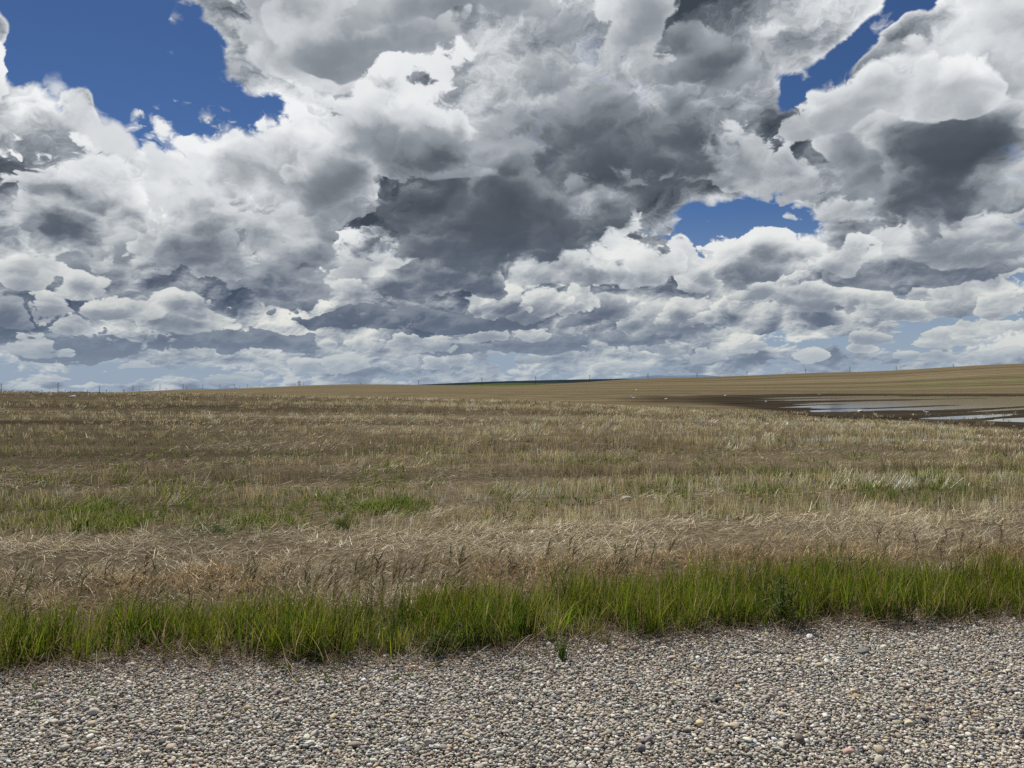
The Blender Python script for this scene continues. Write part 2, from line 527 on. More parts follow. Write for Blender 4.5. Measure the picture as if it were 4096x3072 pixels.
def attr_mat(name, rough=0.6, transl=0.0, spec=0.1):
    m, t, b, B = new_mat(name)
    a = t.nodes.new('ShaderNodeVertexColor')
    a.layer_name = 'Col'
    t.links.new(a.outputs[0], b.inputs['Base Color'])
    b.inputs['Roughness'].default_value = rough
    b.inputs['Specular IOR Level'].default_value = spec
    if transl:
        tr = t.nodes.new('ShaderNodeBsdfTranslucent')
        t.links.new(a.outputs[0], tr.inputs[0])
        mx = t.nodes.new('ShaderNodeMixShader')
        mx.inputs[0].default_value = transl
        t.links.new(b.outputs[0], mx.inputs[1])
        t.links.new(tr.outputs[0], mx.inputs[2])
        t.links.new(mx.outputs[0], t.nodes['Material Output'].inputs[0])
    return m


def ground_material():
    m, t, b, B = new_mat('field soil and straw')
    a = t.nodes.new('ShaderNodeVertexColor')
    a.layer_name = 'Col'
    g = t.nodes.new('ShaderNodeNewGeometry')
    mp = t.nodes.new('ShaderNodeMapping')
    mp.inputs['Rotation'].default_value = (0, 0, -ROW)
    t.links.new(g.outputs['Position'], mp.inputs[0])
    X, Y, Z = B.sep(mp.outputs[0])
    row = B.xyz(B.mul(X, 0.02), Y, 0.0)
    n1 = B.noise(row, 0.16, 4.0, 0.62)              # rows and strips, metres wide
    n2 = B.noise(B.xyz(B.mul(X, 0.10), Y, 3.0), 0.9, 4.0, 0.65)
    n3 = B.noise(g.outputs['Position'], 14.0, 4.0, 0.7)
    v = B.mul(B.lin(n1, 0.32, 0.68, 0.50, 1.45), B.mul(B.lin(n2, 0.3, 0.7, 0.78, 1.22), B.lin(n3, 0.3, 0.7, 0.45, 1.55)))
    mul = B.vm('MULTIPLY', a.outputs[0], B.xyz(v, v, v))
    t.links.new(mul, b.inputs['Base Color'])
    b.inputs['Roughness'].default_value = 0.9
    b.inputs['Specular IOR Level'].default_value = 0.0
    bmp = t.nodes.new('ShaderNodeBump')
    bmp.inputs['Strength'].default_value = 0.6
    bmp.inputs['Distance'].default_value = 0.05
    t.links.new(n3, bmp.inputs['Height'])
    t.links.new(bmp.outputs[0], b.inputs['Normal'])
    return m


def build_ground():
    rf = [0.35]
    while rf[-1] < 45:
        rf.append(rf[-1] * 1.035 + 0.02)
    while rf[-1] < 185:
        rf.append(rf[-1] + 0.9)
    while rf[-1] < 12000:
        rf.append(rf[-1] * 1.03 + 0.5)
    R = np.array(rf)
    A = np.concatenate([np.linspace(-180, -46, 34, endpoint=False), np.linspace(-46, 46, 330, endpoint=False),
                        np.linspace(46, 180, 34, endpoint=False)])
    A = np.radians(A)
    na, nr = len(A), len(R)
    rr, aa = np.meshgrid(R, A, indexing='ij')
    x, y = rr * np.sin(aa), rr * np.cos(aa)
    z = rough_land(x, y)
    w, l = rowc(x, y)
    tan = np.array([0.122, 0.100, 0.063])
    soil = np.array([0.070, 0.058, 0.041])
    stub = np.array([0.125, 0.102, 0.068])
    mud = np.array([0.034, 0.028, 0.021])
    gravel = np.array([0.17, 0.155, 0.135])
    crop = np.array([0.050, 0.068, 0.022])
    farc = np.array([0.05, 0.06, 0.035])
    c = np.empty(x.shape + (3,))
    c[:] = tan
    st = 1 - sstep(w, 55, 75)
    c = c * (1 - st[..., None]) + (soil * .5 + stub * .5) * st[..., None]
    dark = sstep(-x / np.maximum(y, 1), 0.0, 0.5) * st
    c *= (1 - 0.30 * dark)[..., None]  # cloud shade on the left, with its darker soil, put into the colour
    # mud of the wet hollow
    u = x / np.maximum(y, 1)
    depth = sstep(-land(x, y), 0.72, 0.86) * (y > 20) * sstep(u, 0.10, 0.20) * (1 - sstep(w, 178, 205))
    edge = np.clip(depth + (vnoise(w / 3, l / 25, 21, 2) - .5) * 0.35 * (depth > 0), 0, 1)
    c = c * (1 - edge[..., None]) + mud * edge[..., None]
    # a greener strip above the hollow, greener volunteer growth on the near field
    gs = sstep(w, 200, 216) * (1 - sstep(w, 240, 262)) * sstep(u, 0.42, 0.56) * sstep(vnoise(w / 6, l / 40, 23, 2), .35, .6)
    c = c * (1 - .5 * gs[..., None]) + np.array([0.11, 0.13, 0.05]) * .5 * gs[..., None]
    gr = 1 - sstep(w, 4.35, 4.8)
    c = c * (1 - gr[..., None]) + gravel * gr[..., None]
    cr = sstep(w, 780, 800) * (1 - sstep(w, 1750, 1800)) * (u > -0.105) * (u < 0.19)
    c = c * (1 - cr[..., None]) + crop * cr[..., None]
    ff = sstep(w, 1800, 2400)
    c = c * (1 - ff[..., None]) + farc * ff[..., None]
    verts = np.concatenate([np.stack([x, y, z], -1).reshape(-1, 3), [[0, 0, 0.0]]])
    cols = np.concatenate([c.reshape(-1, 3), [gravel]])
    i = np.arange(nr - 1)[:, None] * na
    j = np.arange(na)[None, :]
    j2 = (j + 1) % na
    q = np.stack([i + j, i + na + j, i + na + j2, i + j2], -1).reshape(-1, 4)[:, ::-1]
    tri = np.stack([np.full(na, nr * na), np.arange(na), (np.arange(na) + 1) % na], -1)[:, ::-1]
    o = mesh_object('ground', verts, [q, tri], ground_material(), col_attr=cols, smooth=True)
    tag(o, 'brown harvested field rising to a hill beyond the gravel shoulder', 'ground', kind='structure')
    return o


build_ground()


def build_water():
    m, t, b, B = new_mat('still flood water')
    b.inputs['Base Color'].default_value = (0.020, 0.018, 0.014, 1)
    b.inputs['Roughness'].default_value = 0.06
    b.inputs['IOR'].default_value = 1.33
    g = t.nodes.new('ShaderNodeNewGeometry')
    n = B.noise(g.outputs['Position'], 2.5, 3.0, 0.6)
    bmp = t.nodes.new('ShaderNodeBump')
    bmp.inputs['Strength'].default_value = 0.05
    bmp.inputs['Distance'].default_value = 0.02
    t.links.new(n, bmp.inputs['Height'])
    t.links.new(bmp.outputs[0], b.inputs['Normal'])
    # an irregular sheet that lies in the hollow; the furrows of the field stand out of it
    pts = [(12, 100), (22, 84), (26, 62), (36, 50), (80, 48), (150, 60), (190, 110), (185, 165), (120, 172), (60, 168), (28, 150)]
    v = np.array([(px, py, WATER_Z) for px, py in pts])
    o = mesh_object('water', v, np.array([list(range(len(pts)))]), m)
    tag(o, 'shallow flood water lying between the furrows of the low part of the field', 'water', kind='structure')


build_water()


def ridge(name, label, dist, px, py, colr, base_drop=40, back=600, seed=0):
    """a far range: a ridge line with a front and a back slope"""
    n = 240
    xs = np.linspace(px[0], px[-1], n)
    top = np.interp(xs, px, py) + (vnoise(xs / 38, xs * 0, seed, 3) - .5) * 2.0
    X = (xs - 2048) / F_PX * dist
    Zt = CAM_Z + (1536 - top) / F_PX * dist
    zb = -base_drop
    rows = [(dist - back, np.full(n, zb * 1.0)), (dist - back * .45, zb + (Zt - zb) * (0.55 + 0.2 * vnoise(xs / 30, xs * 0, seed + 3, 2))),
            (dist, Zt), (dist + back, np.full(n, zb * 1.0))]
    v = np.concatenate([np.stack([X * (d / dist), np.full(n, d * 1.0), z], -1) for d, z in rows])
    f = []
    for r in range(len(rows) - 1):
        i = np.arange(n - 1) + r * n
        f.append(np.stack([i, i + 1, i + n + 1, i + n], -1))
    o = mesh_object(name, v, np.concatenate(f), plain_mat(name + ' cover', colr, 0.95, vary=0.35, scale=0.004, spec=0.0), smooth=True)  # slope colour already holds the blue of the distant air
    tag(o, label, 'hills', kind='structure')
    return o


ridge('hills', 'long dark ridge behind the green field on the skyline', 5200,
      [1480, 1690, 1900, 2143, 2359, 2600, 2800, 3100, 3400], [1552, 1538, 1528, 1521, 1517, 1514, 1517, 1520, 1530],
      (0.016, 0.024, 0.030), back=1100, seed=31)  # navy: haze blue mixed into the dark slope colour
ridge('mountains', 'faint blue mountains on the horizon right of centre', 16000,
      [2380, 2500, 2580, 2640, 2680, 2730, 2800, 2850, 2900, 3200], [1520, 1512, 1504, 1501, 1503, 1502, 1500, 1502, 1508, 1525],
      (0.10, 0.145, 0.21), base_drop=150, back=1500, seed=37)  # blue of the haze painted into the slopes
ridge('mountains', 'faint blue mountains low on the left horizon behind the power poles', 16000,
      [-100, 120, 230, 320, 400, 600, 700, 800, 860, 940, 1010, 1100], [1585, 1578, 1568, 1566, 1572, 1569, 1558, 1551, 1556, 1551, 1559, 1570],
      (0.10, 0.145, 0.21), base_drop=300, back=1500, seed=41)  # haze put into the colour, as on the other mountains

# ------------------------------------------------------------------ gravel
def ico(sub):
    bm = bmesh.new()
    bmesh.ops.create_icosphere(bm, subdivisions=sub, radius=1.0)
    bm.verts.ensure_lookup_table()
    v = np.array([vv.co[:] for vv in bm.verts])
    f = np.array([[x.index for x in ff.verts] for ff in bm.faces])
    bm.free()
    return v, f


def pebble_shapes(sub, n, seed):
    v, f = ico(sub)
    r = np.random.default_rng(seed)
    out = []
    for k in range(n):
        p = v.copy()
        for _ in range(5):                          # flattened on a few sides, like worn stones
            d = r.normal(size=3)
            d /= np.linalg.norm(d)
            h = p @ d
            lim = r.uniform(0.55, 0.9)
            p = p - np.outer(np.maximum(h - lim, 0) * 0.8, d)
        p += r.normal(scale=0.03, size=p.shape)
        out.append(p)
    return out, f


PEBBLE_COLS = np.array([(0.275, 0.243, 0.205), (0.36, 0.325, 0.275), (0.215, 0.197, 0.175), (0.125, 0.118, 0.112), (0.45, 0.41, 0.345),
                        (0.31, 0.255, 0.18), (0.24, 0.17, 0.135), (0.165, 0.17, 0.165), (0.56, 0.51, 0.43), (0.085, 0.08, 0.075), (0.38, 0.30, 0.185)])
PEBBLE_P = np.array([.20, .17, .15, .10, .10, .09, .04, .06, .035, .03, .03])


def pebbles(x, y, z, size, shapes, f, seed):
    r = np.random.default_rng(seed)
    n = len(x)
    which = r.integers(0, len(shapes), n)
    S = np.stack(shapes)[which]                                     # n, nv, 3
    sc3 = np.stack([size * r.uniform(0.95, 1.45, n), size * r.uniform(0.75, 1.1, n), size * r.uniform(0.45, 0.8, n)], -1)
    S = S * sc3[:, None, :]
    ang, tx, ty = r.uniform(0, 2 * np.pi, n), r.normal(0, .22, n), r.normal(0, .22, n)
    # tilt about x, y, then turn about z
    Y, Z = S[..., 1] * np.cos(tx)[:, None] - S[..., 2] * np.sin(tx)[:, None], S[..., 1] * np.sin(tx)[:, None] + S[..., 2] * np.cos(tx)[:, None]
    X, Z = S[..., 0] * np.cos(ty)[:, None] + Z * np.sin(ty)[:, None], -S[..., 0] * np.sin(ty)[:, None] + Z * np.cos(ty)[:, None]
    c, s = np.cos(ang)[:, None], np.sin(ang)[:, None]
    V = np.stack([X * c - Y * s + x[:, None], X * s + Y * c + y[:, None], Z + z[:, None]], -1)
    nv = S.shape[1]
    F = (f[None] + (np.arange(n) * nv)[:, None, None]).reshape(-1, 3)
    cc = PEBBLE_COLS[r.choice(len(PEBBLE_COLS), n, p=PEBBLE_P / PEBBLE_P.sum())] * np.array([1.24, 1.28, 1.33]) * r.uniform(0.76, 1.22, (n, 1)) * r.normal(1, .03, (n, 3))
    C = np.repeat(np.clip(cc, 0.02, 0.56), nv, axis=0)
    return V.reshape(-1, 3), F, C


def gravel_material():
    m, t, b, B = new_mat('river gravel')
    a = t.nodes.new('ShaderNodeVertexColor')
    a.layer_name = 'Col'
    g = t.nodes.new('ShaderNodeNewGeometry')
    n = B.noise(g.outputs['Position'], 160.0, 3.0, 0.6)
    v = B.lin(n, 0.3, 0.7, 0.8, 1.2)
    t.links.new(B.vm('MULTIPLY', a.outputs[0], B.xyz(v, v, v)), b.inputs['Base Color'])
    b.inputs['Roughness'].default_value = 0.75
    b.inputs['Specular IOR Level'].default_value = 0.3
    return m


GRAVEL = gravel_material()


def build_gravel():
    parts = []

    def layer(step, smin, smax, w0, w1, halfx, shapes, f, seed, keep=1.0, zlift=0.0):
        r = np.random.default_rng(seed)
        ww, ll = np.meshgrid(np.arange(w0, w1, step), np.arange(-halfx, halfx, step))
        ww, ll = ww.ravel(), ll.ravel()
        ww = ww + r.uniform(-.5, .5, ww.shape) * step
        ll = ll + r.uniform(-.5, .5, ll.shape) * step
        k = r.random(ww.shape) < keep
        edge = 4.72 + (vnoise(ll * 1.1, ll * 0, 51, 3) - .5) * 0.35
        k &= r.random(ww.shape) < 1 - sstep(ww, edge - 0.12, edge + 0.28)
        ww, ll = ww[k], ll[k]
        x = ll * math.cos(ROW) - ww * math.sin(ROW)
        y = ll * math.sin(ROW) + ww * math.cos(ROW)
        lim = np.abs(x) < 0.72 * np.maximum(y, 1.5) + 1.1
        x, y = x[lim], y[lim]
        n = len(x)
        size = smin * (smax / smin) ** (r.random(n) ** 1.7)
        z = land(x, y) + size * 0.25 + r.uniform(0, 0.010, n) + zlift + (vnoise(x * 3, y * 3, 53, 2) - .5) * 0.025
        parts.append(pebbles(x, y, z, size, shapes, f, seed + 1))

    s2, f2 = pebble_shapes(2, 14, 3)
    s1, f1 = pebble_shapes(1, 10, 4)
    layer(0.0118, 0.0046, 0.0084, 2.2, 5.2, 4.6, s1, f1, 61)
    layer(0.0180, 0.0058, 0.0126, 2.2, 5.2, 4.6, s2, f2, 63, 0.9, 0.004)
    layer(0.075, 0.011, 0.022, 2.2, 5.1, 4.6, s2, f2, 65, 0.5, 0.006)
    off, V, F, C = 0, [], [], []
    for v, f, c in parts:
        V.append(v)
        F.append(f + off)
        C.append(c)
        off += len(v)
    o = mesh_object('gravel', np.concatenate(V), np.concatenate(F), GRAVEL, col_attr=np.concatenate(C), smooth=True)
    tag(o, 'rounded grey and tan river gravel of the road shoulder', 'gravel', kind='stuff')


build_gravel()


# ------------------------------------------------------------------ blades, stems and straw
def ribbons(x, y, z, L, wid, head, lean, curve, face, c0, c1, segs, taper=0.15, pw=1.5):
    """n thin leaves or stems as strips; returns verts, quads, colours"""
    n = len(x)
    tt = np.linspace(0, 1, segs + 1)
    hx, hy = np.sin(head), np.cos(head)
    fx, fy = np.cos(face), np.sin(face)
    V = np.empty((n, segs + 1, 2, 3))
    C = np.empty((n, segs + 1, 2, 3))
    px, py, pz = x.copy(), y.copy(), z.copy()
    for k, t in enumerate(tt):
        if k:
            tm = (tt[k] + tt[k - 1]) / 2
            th = np.clip(lean + curve * tm, -2.6, 2.6)      # angle from upright
            ds = L / segs
            px = px + np.sin(th) * hx * ds
            py = py + np.sin(th) * hy * ds
            pz = pz + np.cos(th) * ds
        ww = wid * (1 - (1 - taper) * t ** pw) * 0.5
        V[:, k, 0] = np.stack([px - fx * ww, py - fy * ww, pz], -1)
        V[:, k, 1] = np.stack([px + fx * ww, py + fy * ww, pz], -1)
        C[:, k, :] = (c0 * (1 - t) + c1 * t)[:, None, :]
    base = (np.arange(n) * (segs + 1) * 2)[:, None]
    k = np.arange(segs)[None, :] * 2
    q = np.stack([base + k, base + k + 1, base + k + 3, base + k + 2], -1).reshape(-1, 4)
    return V.reshape(-1, 3), q, C.reshape(-1, 3)


class Bunch:
    def __init__(s):
        s.V, s.F, s.C, s.n = [], [], [], 0

    def add(s, vfc):
        v, f, c = vfc
        s.V.append(v)
        s.F.append(f + s.n)
        s.C.append(c)
        s.n += len(v)

    def build(s, name, mat, parent=None, smooth=True, loc=None):
        v = np.concatenate(s.V)
        if loc is not None and parent is None:
            v = v - np.asarray(loc)
        return mesh_object(name, v, s.F, mat, parent, np.concatenate(s.C), smooth, loc)


def fan(n, d0, d1, r, half=0.70, margin=1.2, power=1.0):
    """points spread evenly over the part of the ground ahead between two depths"""
    y = np.sqrt(r.uniform(d0 * d0, d1 * d1, n)) if power == 1.0 else d0 * (d1 / d0) ** r.random(n)
    x = r.uniform(-1, 1, n) * (half * y + margin)
    return x, y


def pick(r, n, cols, p, v=0.18):
    c = np.array(cols)[r.choice(len(cols), n, p=np.array(p) / np.sum(p))]
    return np.clip(c * r.uniform(1 - v, 1 + v, (n, 1)), 0, 1)


STRAW = attr_mat('dry straw', 0.5, 0.22, 0.15)
GREEN = attr_mat('green blades', 0.5, 0.45, 0.12)
STRAW_COLS = [(0.64, 0.52, 0.295), (0.52, 0.425, 0.24), (0.37, 0.30, 0.175), (0.73, 0.62, 0.39), (0.53, 0.455, 0.29)]


def band(w, l):
    """1 where the stubble stands tall, 0 where it is flattened"""
    ph = ((w - 8.5 + (vnoise(l / 9, w / 6, 70, 2) - .5) * .9) / 2.05) % 1.0
    row = sstep(ph, 0.0, 0.06) * (1 - sstep(ph, .55, .95))
    return np.clip(row * (.35 + .9 * sstep(vnoise(w / 2.6, l / 3.6, 73, 3), .22, .62)), 0, 1)


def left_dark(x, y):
    return sstep(-x / np.maximum(y, 1), -0.15, 0.55)  # how far left cloud shade and barer soil darken the painted tone


def build_stubble():
    r = np.random.default_rng(101)
    out = Bunch()
    per = 7
    for d0, d1, dens in ((7.4, 10, 46), (10, 14, 38), (14, 20, 26), (20, 28, 15), (28, 40, 8), (40, 68, 4)):
        area = 0.70 * (d1 * d1 - d0 * d0) + 2.4 * (d1 - d0)
        nt = int(area * dens)
        x, y = fan(nt, d0, d1, r)
        w, l = rowc(x, y)
        if d0 < 28:
            w = np.round(w / 0.25) * 0.25 + r.normal(0, 0.03, nt)                      # drilled rows
            x, y = l * math.cos(ROW) - w * math.sin(ROW), l * math.sin(ROW) + w * math.cos(ROW)
        b = band(w, l)
        u = x / y
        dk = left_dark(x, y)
        keep = (r.random(nt) < (0.14 + 0.86 * b) * (1 - 0.3 * dk)) & (w > 8.1 + (vnoise(l * .5, l * 0, 75, 2) - .5) * 1.0)
        wet = sstep(-land(x, y), 0.70, 0.92)
        keep &= r.random(nt) > wet * 0.93
        x, y, w, l, b, dk = x[keep], y[keep], w[keep], l[keep], b[keep], dk[keep]
        nt = len(x)
        c = pick(r, nt, STRAW_COLS, (.30, .28, .20, .08, .14)) * np.exp(r.normal(0, .24, nt))[:, None]
        pat = vnoise(x / 2.2, y / 3.5, 79, 3)
        c = c * (0.58 + 0.84 * sstep(vnoise(np.log(w) * 11, l / (w * .9), 80, 2), .22, .78))[:, None]  # shaded row fronts and bright stubble tops painted in as tone bands
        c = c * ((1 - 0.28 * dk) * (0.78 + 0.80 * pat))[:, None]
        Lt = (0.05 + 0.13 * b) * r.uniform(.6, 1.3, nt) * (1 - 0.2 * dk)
        tilt = vnoise(x / 1.1, y / 1.1, 77, 3)
        j = np.repeat(np.arange(nt), per)
        n = len(j)
        sp = 0.045 + 0.0012 * y[j]
        x, y = x[j] + r.normal(0, 1, n) * sp, y[j] + r.normal(0, 1, n) * sp * .6
        z = rough_land(x, y) - 0.01
        wid = np.maximum(0.0052, 0.00050 * y) * r.uniform(.7, 1.4, n)
        L = Lt[j] * r.uniform(.6, 1.25, n)
        fall = sstep(tilt[j], .60, .82) * .85
        lean = np.abs(r.normal(0, .24, n)) + 1.05 * fall
        head = np.where(fall > .2, 1.0 + r.normal(0, .5, n), r.uniform(0, 6.28, n))
        L = L * (1 + .5 * fall)
        cj = np.clip(c[j] * r.uniform(.75, 1.25, (n, 1)) * (1 + .35 * fall)[:, None], 0.01, .8)
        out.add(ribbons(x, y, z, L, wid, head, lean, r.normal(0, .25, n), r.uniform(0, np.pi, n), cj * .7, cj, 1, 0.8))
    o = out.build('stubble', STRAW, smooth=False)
    tag(o, 'short standing wheat stubble in rows across the field', 'stubble', kind='stuff')


def build_straw():
    r = np.random.default_rng(103)
    out = Bunch()
    for d0, d1, dens in ((7.0, 10, 330), (10, 14, 280), (14, 20, 190), (20, 30, 100), (30, 64, 34)):
        area = 0.70 * (d1 * d1 - d0 * d0) + 2.4 * (d1 - d0)
        n = int(area * dens)
        x, y = fan(n, d0, d1, r)
        w, l = rowc(x, y)
        b = band(w, l)
        pale = sstep(vnoise(x / 2.8 + 9, y / 1.5, 81, 3), .40, .66)
        clump = sstep(vnoise(x * 2.6, y * 1.6, 82, 2), .25, .65)
        keep = r.random(n) < (0.20 + 0.80 * (1 - b)) * (0.25 + 0.75 * pale) * (.25 + .75 * clump)
        keep |= (w < 8.8) & (r.random(n) < .45)
        keep &= (w > 6.9) & (r.random(n) > sstep(-land(x, y), 0.70, 0.92))
        x, y, pale, clump = x[keep], y[keep], pale[keep], clump[keep]
        n = len(x)
        z = rough_land(x, y) + r.uniform(0.0, 0.05, n) * (.4 + clump)
        wid = np.maximum(0.0046, 0.00046 * y) * r.uniform(.7, 1.4, n)
        L = r.uniform(.05, .23, n) * np.where(r.random(n) < .10, 1.7, .9)
        c = pick(r, n, [(0.60, 0.52, 0.375), (0.48, 0.40, 0.26), (0.72, 0.65, 0.50), (0.33, 0.265, 0.175)], (.33, .3, .15, .22))
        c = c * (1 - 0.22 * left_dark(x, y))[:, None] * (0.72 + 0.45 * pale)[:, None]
        c = c * (0.66 + 0.62 * sstep(vnoise(np.log(rowc(x, y)[0]) * 11, rowc(x, y)[1] / (y * .9), 80, 2), .22, .78))[:, None]  # loose straw takes the same painted light and shade bands
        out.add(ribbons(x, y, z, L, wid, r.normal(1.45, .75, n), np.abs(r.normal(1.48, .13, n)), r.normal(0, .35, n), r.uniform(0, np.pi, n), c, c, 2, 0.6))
    o = out.build('straw', STRAW, smooth=False)
    tag(o, 'pale loose straw lying flat between the stubble rows', 'straw', kind='stuff')


def build_dry_grass():
    r = np.random.default_rng(107)
    out = Bunch()
    # tawny fine grass behind the green verge, then a matted pale thatch, both in tufts
    nt = 6800
    w, l = r.uniform(4.8, 9.0, nt), r.uniform(-8.2, 8.4, nt)
    x, y = l * math.cos(ROW) - w * math.sin(ROW), l * math.sin(ROW) + w * math.cos(ROW)
    big = vnoise(x * .9, y * 1.3, 84, 3)
    k = np.abs(x) < 0.72 * y + 1.0
    k &= r.random(nt) < np.where(w < 5.6, 0.5, 1.0) * sstep(big, .08, .38) * (1 - .75 * sstep(w, 8.2, 9.0))
    x, y, w, l, big = x[k], y[k], w[k], l[k], big[k]
    nt = len(x)
    tone = np.exp(r.normal(0, .26, nt)) * (.72 + .5 * big)
    tH = r.uniform(.5, 1.2, nt) * (.7 + .6 * big)
    th0, sw = r.uniform(0, 6.28, nt), r.uniform(.2, 1.0, nt)
    thatch = sstep(w + (vnoise(l * .8, w, 85, 2) - .5) * 1.6, 6.5, 7.5)
    rd = (1 - thatch) * sstep(vnoise(x * .8, y * .8, 87, 2), .28, .60)
    j = np.repeat(np.arange(nt), 15)
    n = len(j)
    X, Y = x[j] + r.normal(0, .055, n), y[j] + r.normal(0, .055, n)
    z = rough_land(X, Y) - .01 + 0.06 * sstep(big[j], .45, .8) * r.random(n)
    L = 0.122 * tH[j] * r.uniform(.6, 1.4, n) * (1 + .5 * thatch[j])
    red = pick(r, n, [(0.46, 0.31, 0.155), (0.54, 0.40, 0.215), (0.34, 0.225, 0.115), (0.58, 0.47, 0.29)], (.36, .30, .16, .18))
    pal = pick(r, n, [(0.56, 0.475, 0.315), (0.46, 0.38, 0.245), (0.70, 0.62, 0.46), (0.30, 0.24, 0.155)], (.32, .30, .18, .20))
    c = np.clip((pal * (1 - rd[j])[:, None] + red * rd[j][:, None]) * tone[j][:, None], .01, .8)
    lean = np.abs(r.normal(.55, .40, n)) + (0.35 + 0.55 * sw[j]) * thatch[j] + .25 * sw[j]
    head = np.where(r.random(n) < .55, th0[j] + r.normal(0, .5, n), r.uniform(0, 6.28, n))
    out.add(ribbons(X, Y, z, L, 0.0052 * r.uniform(.6, 1.5, n), head, lean, r.normal(.6, .6, n), r.uniform(0, np.pi, n), c * .6, c, 3, 0.35))
    o = out.build('dry_grass', STRAW, smooth=False)
    tag(o, 'tawny dead grass and matted thatch between verge and stubble', 'dry grass', kind='stuff')


def verge_front(l):
    return 4.62 - .08 * sstep(-l, .5, 2.5) + (vnoise(l * 1.3, l * 0, 91, 3) - .5) * 0.46


def verge_depth(l):
    return 0.62 + 0.32 * sstep(l, -2.5, 1.5) + (vnoise(l * 0.9, l * 0 + 3, 93, 2) - .5) * 0.35


def build_verge():
    r = np.random.default_rng(109)
    out = Bunch()
    # tufts, each of many blades
    nt = 2700
    l = r.uniform(-5.6, 5.9, nt)
    w = verge_front(l) + verge_depth(l) * r.random(nt) ** 0.9
    dens = sstep(vnoise(l * 2.3, w * 2.3, 95, 2), .22, .55)
    k = r.random(nt) < 0.18 + 0.82 * dens
    l, w = l[k], w[k]
    nt = len(l)
    vig = (0.44 + 0.7 * vnoise(l * 1.7, w * 1.7, 97, 3) + 0.14 * sstep(l, 0, 3)) * r.uniform(.65, 1.3, nt)
    nb = r.integers(12, 26, nt)
    idx = np.repeat(np.arange(nt), nb)
    n = len(idx)
    rad = r.normal(0, .045, n)
    th = r.uniform(0, 6.28, n)
    lw, ll = w[idx] + rad * np.sin(th), l[idx] + rad * np.cos(th)
    x, y = ll * math.cos(ROW) - lw * math.sin(ROW), ll * math.sin(ROW) + lw * math.cos(ROW)
    L = 0.315 * vig[idx] * r.uniform(.45, 1.15, n)
    shade = (pick(r, nt, [(0.115, 0.165, 0.014), (0.150, 0.195, 0.017), (0.065, 0.118, 0.018), (0.190, 0.215, 0.030)], (.38, .30, .16, .16)) * np.exp(r.normal(0, .22, nt))[:, None])[idx] * r.uniform(.8, 1.2, (n, 1))
    dry = r.random(n) < 0.17
    shade[dry] = pick(r, int(dry.sum()), [(0.32, 0.26, 0.14), (0.22, 0.18, 0.09)], (.6, .4))
    head = np.where(r.random(n) < .6, r.normal(0.9, .9, n), r.uniform(0, 6.28, n))
    out.add(ribbons(x, y, land(x, y) - .01, L, r.uniform(.0035, .0075, n), head, np.abs(r.normal(.10, .10, n)), np.abs(r.normal(.35, .35, n)),
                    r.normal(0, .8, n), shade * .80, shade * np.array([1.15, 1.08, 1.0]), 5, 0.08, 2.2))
    # dead litter at the feet of the blades
    n = 12000
    l = r.uniform(-5.4, 5.6, n)
    w = verge_front(l) + r.normal(0.10, .22, n)
    x, y = l * math.cos(ROW) - w * math.sin(ROW), l * math.sin(ROW) + w * math.cos(ROW)
    c = pick(r, n, [(0.22, 0.16, 0.10), (0.14, 0.10, 0.065), (0.36, 0.29, 0.20), (0.10, 0.07, 0.05)], (.35, .3, .15, .2))
    out.add(ribbons(x, y, land(x, y) + r.uniform(0.012, .05, n), r.uniform(.05, .22, n), .0042 * r.uniform(.7, 1.3, n), r.uniform(0, 6.28, n),
                    r.uniform(1.0, 1.65, n), r.normal(0, .5, n), r.uniform(0, 3.1, n), c, c, 2, .5))
    # flowering stems with drooping brown panicles
    ns = 240
    l = np.where(r.random(ns) < .72, r.uniform(-4.6, 0.8, ns), r.uniform(0.8, 5.4, ns))
    w = verge_front(l) + verge_depth(l) * r.uniform(.25, 1.25, ns)
    x, y = l * math.cos(ROW) - w * math.sin(ROW), l * math.sin(ROW) + w * math.cos(ROW)
    z = land(x, y)
    H = r.uniform(.32, .48, ns) * (1 - .10 * sstep(l, .5, 3))
    hd, ln = r.normal(1.2, .5, ns), np.abs(r.normal(.10, .07, ns))
    c = pick(r, ns, [(0.10, 0.105, 0.03), (0.15, 0.12, 0.055)], (.6, .4))
    out.add(ribbons(x, y, z, H, np.full(ns, .0032), hd, ln, np.full(ns, .15), r.uniform(0, 3.1, ns), c, c, 3, .7))
    m = 11
    j = np.repeat(np.arange(ns), m)
    f = np.tile(np.linspace(.74, 1.0, m), ns)
    th = ln[j] + .15 * f * .5
    bx, by, bz = x[j] + np.sin(hd[j]) * np.sin(th) * H[j] * f, y[j] + np.cos(hd[j]) * np.sin(th) * H[j] * f, z[j] + np.cos(th) * H[j] * f
    cc = pick(r, ns, [(0.14, 0.10, 0.055), (0.21, 0.16, 0.09), (0.12, 0.11, 0.05)], (.45, .3, .25))[j]
    out.add(ribbons(bx, by, bz, r.uniform(.05, .12, ns * m), r.uniform(.006, .011, ns * m), hd[j] + r.normal(0, .7, ns * m), r.uniform(.35, .9, ns * m),
                    r.uniform(.5, 1.4, ns * m), r.uniform(0, 3.1, ns * m), cc, cc, 2, .3, 1.2))
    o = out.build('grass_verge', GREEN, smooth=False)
    tag(o, 'strip of tall green brome grass along the gravel edge', 'grass', kind='stuff')


